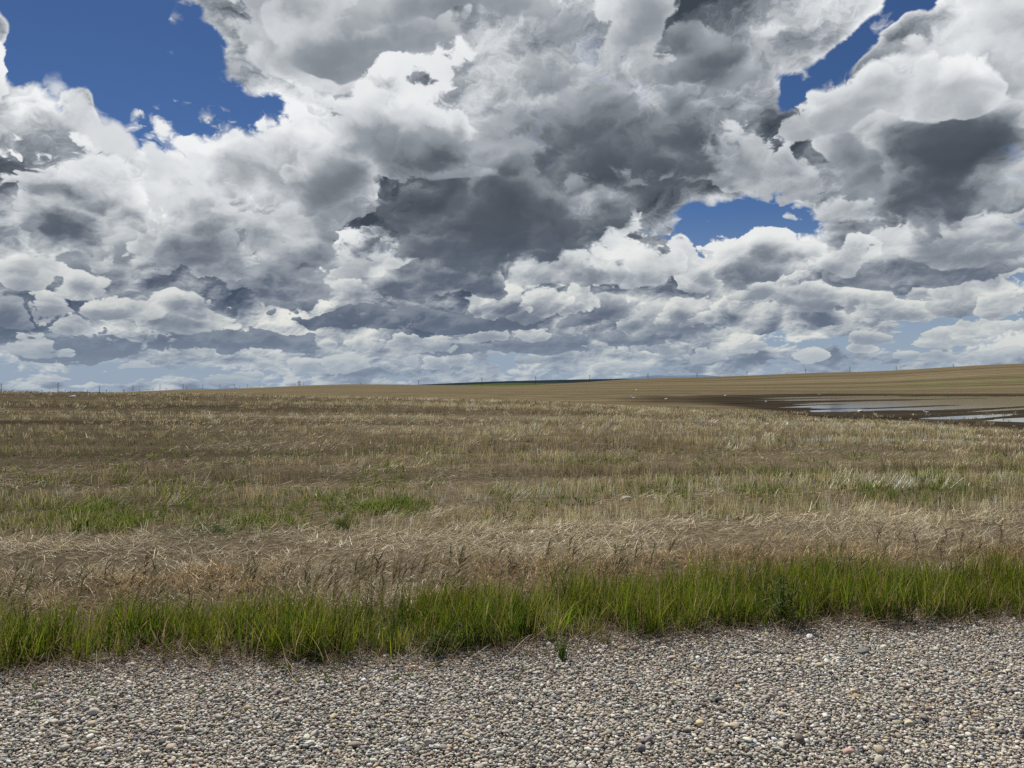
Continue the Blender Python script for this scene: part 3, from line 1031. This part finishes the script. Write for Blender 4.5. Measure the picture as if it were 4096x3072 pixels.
def build_field_weeds():
    r = np.random.default_rng(113)
    out = Bunch()
    n = 42000
    x, y = fan(n, 8.3, 24, r, power=2)
    w, l = rowc(x, y)
    strip = 1.25 * np.exp(-((w - 10.3 - 0.3 * np.sin(l * .5)) / 0.85) ** 2) * sstep(-l, -0.9, 0.8) * 1.0
    strip = strip + 0.5 * np.exp(-((w - 11.6) / 1.4) ** 2) * sstep(l, 2.0, 7.0)
    pat = sstep(vnoise(x * 1.3, y * .8, 115, 3), .44, .66)
    k = r.random(n) < np.clip(strip * (0.26 + 1.0 * pat) + 0.20 * pat * sstep(w, 8.4, 9) * (1 - sstep(w, 14, 24)), 0, 1)
    x, y = x[k], y[k]
    m = r.integers(3, 7, len(x))
    j = np.repeat(np.arange(len(x)), m)
    n = len(j)
    X, Y = x[j] + r.normal(0, .03, n), y[j] + r.normal(0, .03, n)
    c = pick(r, len(x), [(0.145, 0.195, 0.030), (0.20, 0.235, 0.045), (0.09, 0.135, 0.032), (0.23, 0.235, 0.08)], (.35, .25, .2, .2))[j] * r.uniform(.7, 1.3, (n, 1))
    out.add(ribbons(X, Y, rough_land(X, Y) - .005, r.uniform(.07, .19, n), np.maximum(.007, .0008 * Y) * r.uniform(.7, 1.5, n), r.uniform(0, 6.28, n),
                    np.abs(r.normal(.45, .3, n)), np.abs(r.normal(.5, .5, n)), r.uniform(0, 3.1, n), c * .7, c, 3, .15, 2))
    o = out.build('green_weeds', GREEN, smooth=False)
    tag(o, 'low green volunteer growth coming up through the stubble', 'weeds', kind='stuff')


build_stubble()
build_straw()
build_dry_grass()
build_verge()
build_field_weeds()


# ------------------------------------------------------------------ single things
def hit(px, py, d0=2.0, d1=3000.0):
    """the point of the ground seen at px, py in the photograph"""
    dx, dz = (px - 2048) / F_PX, (1536 - py) / F_PX
    d = np.concatenate([np.arange(d0, 60, 0.02), np.geomspace(60, d1, 9000)])
    below = CAM_Z + dz * d <= rough_land(dx * d, d)
    k = int(np.argmax(below)) if below.any() else len(d) - 1
    return float(dx * d[k]), float(d[k]), gz(dx * d[k], d[k])


def tube(points, radii, n=8, caps=True):
    """one tapered tube along a polyline"""
    P = np.asarray(points, float)
    R = np.asarray(radii, float)
    V, F = [], []
    for k in range(len(P)):
        d = P[min(k + 1, len(P) - 1)] - P[max(k - 1, 0)]
        d = d / np.linalg.norm(d)
        a = np.array([0, 0, 1.0]) if abs(d[2]) < 0.9 else np.array([1.0, 0, 0])
        s = np.cross(d, a)
        s /= np.linalg.norm(s)
        u = np.cross(s, d)
        for j in range(n):
            t = 2 * np.pi * j / n
            V.append(P[k] + R[k] * (math.cos(t) * s + math.sin(t) * u))
    for k in range(len(P) - 1):
        for j in range(n):
            F.append([k * n + j, k * n + (j + 1) % n, (k + 1) * n + (j + 1) % n, (k + 1) * n + j])
    return np.array(V), np.array(F)


def join(parts):
    V, F, o = [], [], 0
    for v, f in parts:
        V.append(v)
        F.append(f + o)
        o += len(v)
    return np.concatenate(V), np.concatenate(F)


WOOD = plain_mat('weathered pole wood', (0.050, 0.042, 0.036), 0.85)
STEEL = plain_mat('galvanised steel', (0.20, 0.21, 0.22), 0.55, 0.5)
DARK = plain_mat('dark antenna drum', (0.022, 0.023, 0.026), 0.6)
PORC = plain_mat('brown insulator', (0.07, 0.05, 0.045), 0.3)
ORD = ['leftmost', 'second', 'third', 'fourth', 'fifth', 'sixth', 'seventh', 'eighth', 'ninth', 'tenth', 'eleventh', 'twelfth']


def power_pole(x_px, top_y, dist, label, group, arms, radius=0.25):
    """arms: list of (metres below the top, left length, right length)"""
    X = (x_px - 2048) / F_PX * dist
    ztop = CAM_Z + (1536 - top_y) / F_PX * dist
    zb = gz(X, dist) - 0.3
    H = ztop - zb
    root = empty('power_pole', (X, dist, zb))
    tag(root, label, 'power pole', group)
    v, f = tube([(0, 0, 0), (0, 0, H * .5), (0, 0, H)], [radius * 1.25, radius, radius * .75])
    mesh_object('pole_shaft', v, f, WOOD, root, smooth=True)
    for drop, la, ra in arms:
        z = H - drop
        v, f = tube([(-la, -.12, z), (ra, -.12, z)], [.12, .12], 6)
        a = mesh_object('crossarm', v, f, WOOD, root)
        for s, ln in ((-1, la), (1, ra)):
            if ln > 0.3:
                v, f = tube([(s * (ln - .1), -.12, z + .08), (s * (ln - .1), -.12, z + .36)], [.08, .06], 6)
                mesh_object('insulator', v, f, PORC, a)
    return root


tall = [(4.7, 1531), (232, 1529), (398, 1542), (532, 1540), (640, 1536), (733, 1536), (811, 1536), (880, 1537), (939, 1537), (990, 1535), (1038, 1539)]
for k, (px, ty) in enumerate(tall):
    d = 110.0 * (7.05 + k)
    where = ' at the left edge of the photo' if k == 0 else ' of the row running back from the left'
    power_pole(px, ty, d, f'{ORD[k]} tall power pole with staggered arms{where}', 'tall power poles with staggered arms on the left skyline',
               [(1.5, .2, 1.7), (2.7, 1.4, .2), (3.9, .2, 1.7), (6.6, 1.9, 1.0)] if k < 6 else [(1.2, .2, 1.5), (2.6, 1.4, .2), (4.4, 1.2, 1.2)])
power_pole(959, 1541, 2000, 'thin bare tall pole between the ninth and tenth staggered-arm poles', 'tall power poles with staggered arms on the left skyline', [(1.0, .9, .9)])

short = [(51, 1560), (168, 1560), (262, 1561), (350, 1559), (426, 1559), (495, 1557), (558, 1555), (612, 1554), (665, 1553), (747, 1548), (943, 1551), (1003, 1550)]
for k, (px, ty) in enumerate(short):
    d = 36.0 * (16 + k)
    power_pole(px, ty, d, f'{ORD[k]} short power pole with a T top low on the left skyline', 'short T-topped power poles on the left skyline', [(.35, 1.0, 1.0)], 0.20)

far = [(1441, 1531), (1674.6, 1522), (1927.7, 1509), (2143, 1502.6), (2359, 1499), (2592, 1494), (2788.6, 1491.5), (2988, 1483), (3222, 1475), (3399.5, 1466), (3585, 1464), (3813, 1456)]
spot = ['barely topping the brown rise left of centre', 'just left of the dark distant ridge', 'rising before the left end of the dark ridge',
        'behind the right part of the green field', 'between the green field and the blue mountains', 'just left of the faint blue mountains',
        'in front of the faint blue mountains', 'just right of the faint blue mountains', 'halfway up the hill line on the right',
        'where the hill line starts to climb more steeply', 'with only its top over the right hill', 'a mere stub over the far right hill']
for k, (px, ty) in enumerate(far):
    power_pole(px, ty, 900.0, f'distant power pole {spot[k]}', 'power poles along the far skyline', [(.8, .95, .95), (2.2, .8, .8)], 0.24)


def comm_tower():
    d = 1500.0
    X = (1196.7 - 2048) / F_PX * d
    zt = CAM_Z + (1536 - 1519) / F_PX * d
    zb = gz(X, d) - .3
    H = zt - zb
    root = empty('relay_tower', (X, d, zb))
    tag(root, 'lattice relay tower with two dark drum antennas on the left skyline', 'tower')
    legs, parts = [], []
    wb, wt = 1.6, 1.0
    for a in range(4):
        sx, sy = (1 if a in (0, 1) else -1), (1 if a in (0, 3) else -1)
        v, f = tube([(sx * wb, sy * wb, 0), (sx * wt, sy * wt, H * .8)], [.13, .12], 6)
        mesh_object('leg', v, f, STEEL, root)
        n = 9
        for k in range(n):
            t0, t1 = k / n, (k + 1) / n
            b = (a + 1) % 4
            bx, by = (1 if b in (0, 1) else -1), (1 if b in (0, 3) else -1)
            w0, w1 = wb + (wt - wb) * t0, wb + (wt - wb) * t1
            z0, z1 = H * .8 * t0, H * .8 * t1
            parts.append(tube([(sx * w0, sy * w0, z0), (bx * w1, by * w1, z1)], [.07, .07], 5))
            parts.append(tube([(bx * w0, by * w0, z0), (sx * w1, sy * w1, z1)], [.07, .07], 5))
    v, f = join(parts)
    mesh_object('lattice_bracing', v, f, STEEL, root)
    for s, dz in ((-1, -.1), (1, .12)):
        z = H * .8 + .2 + dz
        v, f = tube([(s * 2.1, -1.3, z), (s * 2.1, -1.1, z), (s * 2.1, -.1, z), (s * 2.1, .1, z)], [.55, 1.0, 1.0, .5], 16)
        v2, f2 = tube([(s * 1.0, 0, z), (s * 2.1, 0, z)], [.12, .12], 6)
        mesh_object('drum_antenna', *join([(v, f), (v2, f2)]), DARK, root, smooth=True)
    for s in (-.9, .9):
        v, f = tube([(s, 0, H * .8), (s, 0, H)], [.11, .09], 6)
        v2, f2 = tube([(s, 0, H - .9), (s, 0, H)], [.26, .26], 8)
        mesh_object('whip_antenna', *join([(v, f), (v2, f2)]), STEEL, root)
    v, f = tube([(-1.1, 0, H * .86), (1.1, 0, H * .86)], [.1, .1], 6)
    mesh_object('platform_bar', v, f, STEEL, root)


comm_tower()
for px, ty, lab, rb in ((1215, 1526, 'slim tapering mast just right of the lattice relay tower', .45), (1202.6, 1539, 'short post with a lamp head close beside the relay tower', .22),
                        (1183.6, 1538, 'short tapering post just left of the relay tower', .35)):
    d = 1480.0
    X = (px - 2048) / F_PX * d
    zt = CAM_Z + (1536 - ty) / F_PX * d
    zb = gz(X, d) - .3
    H = zt - zb
    root = empty('mast', (X, d, zb))
    tag(root, lab, 'mast')
    v, f = tube([(0, 0, 0), (0, 0, H * .75), (0, 0, H)], [rb, rb * .6, rb * .25], 8)
    mesh_object('mast_shaft', v, f, STEEL, root, smooth=True)
    if px < 1203:
        v, f = tube([(0, 0, H - .2), (0, 0, H + .1), (0, 0, H + .6), (0, 0, H + .8)], [.2, .5, .5, .2], 8)
        mesh_object('lamp_head' if px > 1200 else 'cap', v, f, DARK, root, smooth=True)


# ---- shrubs on the skyline
LEAF = attr_mat('dark shrub leaves', 0.7, 0.25, 0.2)
BARK = plain_mat('shrub bark', (0.06, 0.045, 0.035), 0.9)


def shrub_mesh(h, w, seed, n=420):
    r = np.random.default_rng(seed)
    cl = r.normal(size=(14, 3)) * [w * .32, w * .32, h * .20] + [0, 0, h * .55]
    k = r.integers(0, 14, n)
    p = cl[k] + r.normal(size=(n, 3)) * [w * .14, w * .14, h * .13]
    p[:, 2] = np.clip(p[:, 2], .1, None)
    c = pick(r, n, [(.040, .055, .025), (.055, .07, .03), (.03, .042, .022)], (.5, .25, .25))
    return ribbons(p[:, 0], p[:, 1], p[:, 2], r.uniform(.06, .14, n) * h, np.full(n, .08 * h), r.uniform(0, 6.28, n), r.uniform(.2, 1.8, n),
                   r.normal(0, .5, n), r.uniform(0, 3.1, n), c, c, 2, .3)


for k, (px, d, h, w, lab) in enumerate(((1165, 1380, 4.0, 4.2, 'small round dark shrub left of the relay tower, the farther left one'),
                                        (1173, 1380, 3.6, 3.6, 'small round dark shrub second left of the relay tower posts'),
                                        (1188, 1380, 4.2, 3.0, 'small dark shrub between the short post and the relay tower'),
                                        (1192.5, 1380, 4.4, 3.2, 'small dark shrub touching the foot of the relay tower'))):
    X = (px - 2048) / F_PX * d
    zb = CAM_Z + (1536 - 1553.0) / F_PX * d
    zb = max(gz(X, d), zb - 3.0)
    root = empty('shrub', (X, d, zb))
    tag(root, lab, 'shrub', 'dark shrubs by the relay tower')
    rise = CAM_Z + (1536 - 1549.5) / F_PX * d - zb
    v, f, c = shrub_mesh(rise, w, 200 + k)
    mesh_object('crown', v, f, LEAF, root, c)
    v, f = tube([(0, 0, -.2), (.05, 0, rise * .5)], [.2, .08], 6)
    mesh_object('trunk', v, f, BARK, root)


def far_trees():
    r = np.random.default_rng(7)
    out = Bunch()
    for px in np.arange(930, 1185, 2.2):
        d = 1500 + r.uniform(-60, 60)
        X = (px - 2048) / F_PX * d
        zt = CAM_Z + (1536 - np.interp(px, [930, 1060, 1185], [1556.5, 1552.5, 1550.5])) / F_PX * d + r.uniform(-.5, .9)
        zb = gz(X, d)
        n = 60
        p = np.stack([X + r.normal(0, 1.6, n), d + r.normal(0, 1.6, n), zb + (zt - zb) * r.uniform(.1, .95, n)], -1)
        c = pick(r, n, [(.030, .038, .026), (.04, .05, .03)], (.5, .5))
        out.add(ribbons(p[:, 0], p[:, 1], p[:, 2], r.uniform(.5, 1.3, n), np.full(n, .7), r.uniform(0, 6.28, n), r.uniform(.2, 1.8, n), r.normal(0, .5, n), r.uniform(0, 3.1, n), c, c, 2, .3))
    o = out.build('far_trees', LEAF)
    tag(o, 'thin dark line of far trees left of the relay tower', 'trees', kind='stuff')


far_trees()

# ---- gulls
GULL = attr_mat('gull plumage', 0.6, 0.0, 0.3)


def gull_mesh(sit=False):
    """one body: tail, back, breast, neck, head and bill along one line; folded wings; two legs"""
    h = 0.0 if not sit else -.11
    pts = [(-.27, .17), (-.22, .185), (-.14, .195), (-.04, .195), (.05, .205), (.105, .235), (.130, .275), (.150, .305), (.178, .315), (.200, .308), (.212, .303), (.245, .296)]
    rad = [.012, .026, .052, .076, .074, .056, .040, .035, .038, .028, .013, .004]
    wdt = [1.6, 1.5, 1.1, 1.0, .95, .95, .95, 1, 1, 1, .8, .6]
    n = 10
    V, C, F = [], [], []
    for (px, pz), rr, ww in zip(pts, rad, wdt):
        for j in range(n):
            t = 2 * math.pi * j / n
            V.append((px, math.cos(t) * rr * ww, pz + h + math.sin(t) * rr))
            C.append((.50, .36, .05) if px > .205 else (.88, .88, .86))
    for k in range(len(pts) - 1):
        for j in range(n):
            F.append([k * n + j, k * n + (j + 1) % n, (k + 1) * n + (j + 1) % n, (k + 1) * n + j])
    V, F, C = np.array(V), np.array(F), np.array(C)
    parts = [(V, F, C)]
    for s in (-1, 1):                                     # folded wing, grey with a dark tip past the tail
        wp = [(-.33, .03, .185), (-.22, .055, .205), (-.10, .075, .215), (.02, .070, .225), (.07, .05, .22)]
        wr = [.006, .022, .040, .042, .015]
        v, f = tube([(a, s * b, c + h) for a, b, c in wp], wr, 6)
        v[:, 1] = s * .05 + (v[:, 1] - s * .05) * .7
        cc = np.where(v[:, :1] < -.20, np.array([[.03, .03, .03]]), np.array([[.80, .80, .80]]))
        parts.append((v, f, cc))
        if not sit:
            v, f = tube([(.0, s * .03, .14), (.008, s * .03, .07), (.0, s * .03, .0), (.03, s * .03, .004)], [.008, .006, .006, .004], 5)
            parts.append((v, f, np.tile([[.45, .30, .10]], (len(v), 1))))
    o, A = 0, ([], [], [])
    for v, f, c in parts:
        A[0].append(v)
        A[1].append(f + o)
        A[2].append(c)
        o += len(v)
    return np.concatenate(A[0]), np.concatenate(A[1]), np.concatenate(A[2])


gulls = [(3705, 1655, 184, True, 1.25, 'large white gull sitting on dark mud before the open water, the nearest gull'), (3785, 1574, 172, False, 1.3, 'white gull standing on the far edge of the flooded strip, the rightmost gull'),
         (3277, 1584, 200, False, 1.3, 'white gull standing on dark mud just above the long thin water strip'), (3064, 1616, 250, False, 1.35, 'white gull standing on dark mud below the long thin water strip'),
         (2900, 1588, 20, False, 1.3, 'white gull standing on dark mud near the left end of the water strip'), (2663, 1600, 10, True, 1.3, 'lone white gull on the narrow left end of the mud'),
         (2527, 1593, 190, False, 1.3, 'left gull of the close pair at the left tip of the mud'), (2534, 1595, 15, True, 1.3, 'right gull of the close pair at the left tip of the mud'),
         (2545, 1561, 90, True, 1.4, 'single small white gull up on the brown stubble hillside')]
for px, py, hd, sit, sz, lab in gulls:
    X, Y, Z = hit(px, py)
    v, f, c = gull_mesh(sit)
    o = mesh_object('gull', v * sz, f, GULL, None, c, True, (X, Y, max(Z, WATER_Z) - .01))
    o.rotation_euler = (0, 0, math.radians(hd))
    tag(o, lab, 'gull', 'white gulls around the flooded hollow')

# ---- stones
S3, F3 = pebble_shapes(3, 10, 17)


def stone(px, py, size, flat, rgb, ang, label, sink=.45, k=0, dry=True):
    X, Y, Z = hit(px, py, 1.5)
    v = S3[k % len(S3)] * np.array([size * 1.25, size * .9, size * flat])
    m = plain_mat('stone ' + str(tuple(round(x, 2) for x in rgb)), rgb, .8, vary=.22, scale=45 / max(size * 20, 1))
    o = mesh_object('stone', v, F3, m, None, None, True, (X, Y, Z + size * flat * (1 - sink)))
    o.rotation_euler = (0.1, -.08, math.radians(ang))
    tag(o, label, 'stone', 'larger stones on the ground')


stones = [
    (376, 2868, .024, .75, (.40, .38, .34), 30, 'pale grey rounded stone, the biggest at the lower left of the gravel'),
    (583, 3036, .018, .7, (.38, .33, .26), 10, 'tan rounded stone at the bottom of the left gravel'),
    (368, 3008, .016, .7, (.36, .26, .20), 60, 'pinkish tan stone near the bottom left of the gravel'),
    (1415, 3000, .023, .5, (.25, .21, .17), 5, 'long flat brown stone low in the gravel left of centre'),
    (1236, 2992, .018, .55, (.50, .48, .44), 0, 'pale flat stone just left of the long flat brown one'),
    (2489, 2608, .025, .55, (.34, .29, .24), 8, 'flat tan stone just below the verge, right of the lone grass tuft'),
    (2538, 2612, .022, .8, (.24, .19, .17), 50, 'reddish brown stone touching the flat tan one below the verge'),
    (2935, 2924, .022, .6, (.38, .33, .24), 5, 'yellowish tan oval stone low in the gravel right of centre'),
    (2565, 3018, .017, .85, (.15, .15, .16), 30, 'dark round stone near the bottom right of centre'),
    (3395, 3036, .022, .7, (.44, .29, .25), 15, 'pink stone at the bottom of the right gravel'),
    (3518, 3020, .026, .65, (.36, .31, .23), 70, 'large tan stone beside the pink one at the bottom right'),
    (3636, 2912, .021, .7, (.44, .39, .27), 40, 'cream tan stone in the lower right gravel'),
    (3697, 2894, .022, .7, (.19, .18, .17), 100, 'dark grey rounded stone right of the cream tan one'),
    (3425, 2798, .021, .5, (.30, .21, .12), 10, 'flat brown stone in the middle of the right gravel'),
    (3457, 2624, .034, .5, (.12, .125, .12), 10, 'dark grey flat rock, the darkest below the right verge'),
    (3196, 2978, .023, .8, (.13, .115, .10), 75, 'dark angular stone near the bottom, left of the pink one'),
    (3126, 2868, .019, .5, (.45, .41, .31), 160, 'pale elongated stone in the right gravel above the dark angular one')]
for k, s in enumerate(stones):
    stone(*s, k=k, sink=-.35)
stone(2506, 2003, .075, .7, (.30, .265, .215), 15, 'pale boulder half buried in the stubble right of centre', sink=.75, k=3)
stone(281, 1590, .085, .7, (.52, .50, .46), 15, 'white rock on the left field crest, the left one of two', k=4)
stone(295, 1590, .10, .7, (.52, .50, .46), 70, 'white rock on the left field crest, the right one of two', k=5)
stone(3441, 1648, .20, .6, (.55, .53, .50), 0, 'small white rock in the green-brown stubble before the flooded hollow', k=6)


# ---- single plants
def plant(name, px, py, label, cat, n, L, wd, lean, curve, cols, spread=.02, group=None, segs=4, seed=0, pw=2.2, stem=None, rise=0.0):
    r = np.random.default_rng(300 + seed)
    X, Y, Z = hit(px, py, 1.5)
    th = r.uniform(0, 6.28, n)
    rd = np.abs(r.normal(0, spread, n))
    c = pick(r, n, cols, np.ones(len(cols)), .15)
    z = r.uniform(0, rise, n) if rise else np.zeros(n)
    sh = 1 - .6 * (z / rise) if rise else 1.0
    f = ribbons(rd * np.cos(th), rd * np.sin(th), z, L * r.uniform(.55, 1.1, n) * sh, wd * r.uniform(.7, 1.3, n), r.uniform(0, 6.28, n),
                np.abs(r.normal(lean, lean * .5, n)), np.abs(r.normal(curve, .3, n)), r.uniform(0, 3.1, n), c * .85, c, segs, .12, pw)
    if stem:
        root = empty(name, (X, Y, Z))
        tag(root, label, cat, group)
        mesh_object('leaves', f[0], f[1], GREEN, root, f[2])
        v, q = tube([(0, 0, -.02), (.01, 0, stem * .5), (.02, .01, stem)], [.006, .005, .003], 6)
        mesh_object('stem', v, q, STEM, root, smooth=True)
        return root
    o = mesh_object(name, f[0], f[1], GREEN, None, f[2], False, (X, Y, Z))
    tag(o, label, cat, group)
    return o


STEM = plain_mat('green stem', (.06, .09, .03), .6)
G1, G2, G3 = (.11, .17, .03), (.075, .13, .025), (.14, .17, .05)
D1, D2 = (.070, .105, .024), (.090, .125, .030)
seeds = [(139, 2765), (352, 2788), (123, 2842), (323, 2736), (799, 2788), (917, 2807), (1250, 2706), (1310, 2716), (1081, 2741), (1189, 2739), (1318, 2748), (1360, 2678),
         (1465, 2660), (1591, 2729), (1649, 2730), (1744, 2670), (1878, 2626), (2560, 2592), (2108, 2690), (2053, 2730), (3984, 2545), (3474, 2568), (3580, 2522)]
for k, (px, py) in enumerate(seeds):
    plant('seedling', px, py, 'tiny green seedling growing out of the gravel below the verge', 'seedling', 9, .055, .008, .55, .3, [G1, G2, G3], .010, 'seedlings in the gravel', 3, k)
plant('weed', 1158, 2700, 'broad leaved upright weed in the gravel, the biggest left of centre', 'weed', 6, .095, .022, .25, .35, [G1, G3], .006, None, 5, 41, 3)
plant('weed', 1102, 2680, 'small leafy weed in the gravel just left of the broad leaved one', 'weed', 7, .06, .013, .3, .3, [G1, G2], .006, None, 4, 42, 3)
plant('weed', 1583, 2604, 'single upright broad leaf weed at the verge foot left of the bushy weed', 'weed', 4, .10, .022, .12, .15, [G1, G3], .004, None, 5, 43, 3)
plant('weed', 851, 2668, 'upright narrow weed at the gravel edge on the left', 'weed', 6, .09, .012, .2, .2, [G1, G3], .006, None, 4, 44, 3)
plant('grass_tuft', 2250, 2640, 'lone green grass tuft standing out in the gravel right of centre', 'grass tuft', 46, .15, .006, .22, .2, [G2, D2, (.06, .11, .02)], .016, None, 4, 45)
plant('grass_tuft', 2428, 2590, 'thin small grass tuft at the gravel edge right of the lone tuft', 'grass tuft', 14, .11, .005, .3, .2, [D1, D2], .008, None, 4, 46)
for k, (px, py, lab) in enumerate(((1745, 2628, 'bushy dark green feathery weed spilling onto the gravel, left part'), (1850, 2600, 'bushy dark green feathery weed beside the first, nearer the middle'),
                                   (1960, 2588, 'bushy dark green feathery weed, the right one of three at the verge foot'))):
    plant('bushy_weed', px, py, lab, 'weed', 420, .075, .006, 1.0, .5, [D1, D2, (.06, .10, .035)], .075, 'bushy weeds at the verge foot', 3, 50 + k, 1.5, .12, .14)
plant('thistle', 3125, 2505, 'tall dark leafy thistle standing in the right verge above the gravel', 'weed', 260, .13, .012, .8, .6, [(.07, .105, .022), (.055, .085, .02), (.09, .125, .03)], .10, None, 4, 60, 1.6, .33, .31)
plant('grass_clump', 1490, 2035, 'lush bright green grass clump among the stubble left of centre', 'grass clump', 300, .22, .012, .6, .9, [(.17, .22, .035), (.21, .26, .05), (.11, .16, .03), (.27, .31, .12)], .24, None, 5, 61)
plant('grass_clump', 1600, 2025, 'narrower green grass clump just right of the lush bright one', 'grass clump', 130, .20, .010, .45, .7, [(.15, .20, .035), G1], .15, None, 5, 62)
plant('grass_clump', 1370, 2110, 'short green grass clump at the front of the stubble left of centre', 'grass clump', 160, .17, .009, .5, .5, [G2, D2, (.16, .15, .06)], .09, None, 4, 63)
plant('leafy_weed', 2330, 2018, 'grey green broad leaved weed low in the stubble right of centre', 'weed', 46, .13, .04, .8, .5, [(.12, .16, .10), (.09, .13, .07), (.15, .18, .13)], .12, None, 4, 64, 3)
plant('leafy_weed', 2200, 2025, 'low leafy weed patch just left of the grey green broad leaved weed', 'weed', 60, .12, .022, .7, .5, [G2, D2, (.10, .14, .06)], .15, None, 4, 65, 3)
plant('leafy_weed', 335, 2120, 'yellow green broad leaved weed at the left front of the stubble', 'weed', 16, .17, .035, .35, .4, [(.15, .17, .03), G1], .05, None, 4, 66, 3)
plant('leafy_weed', 860, 2120, 'low fresh green weed mat at the stubble edge on the left', 'weed', 420, .085, .010, .9, .5, [(.06, .12, .035), (.08, .14, .04)], .28, None, 3, 67, 2)
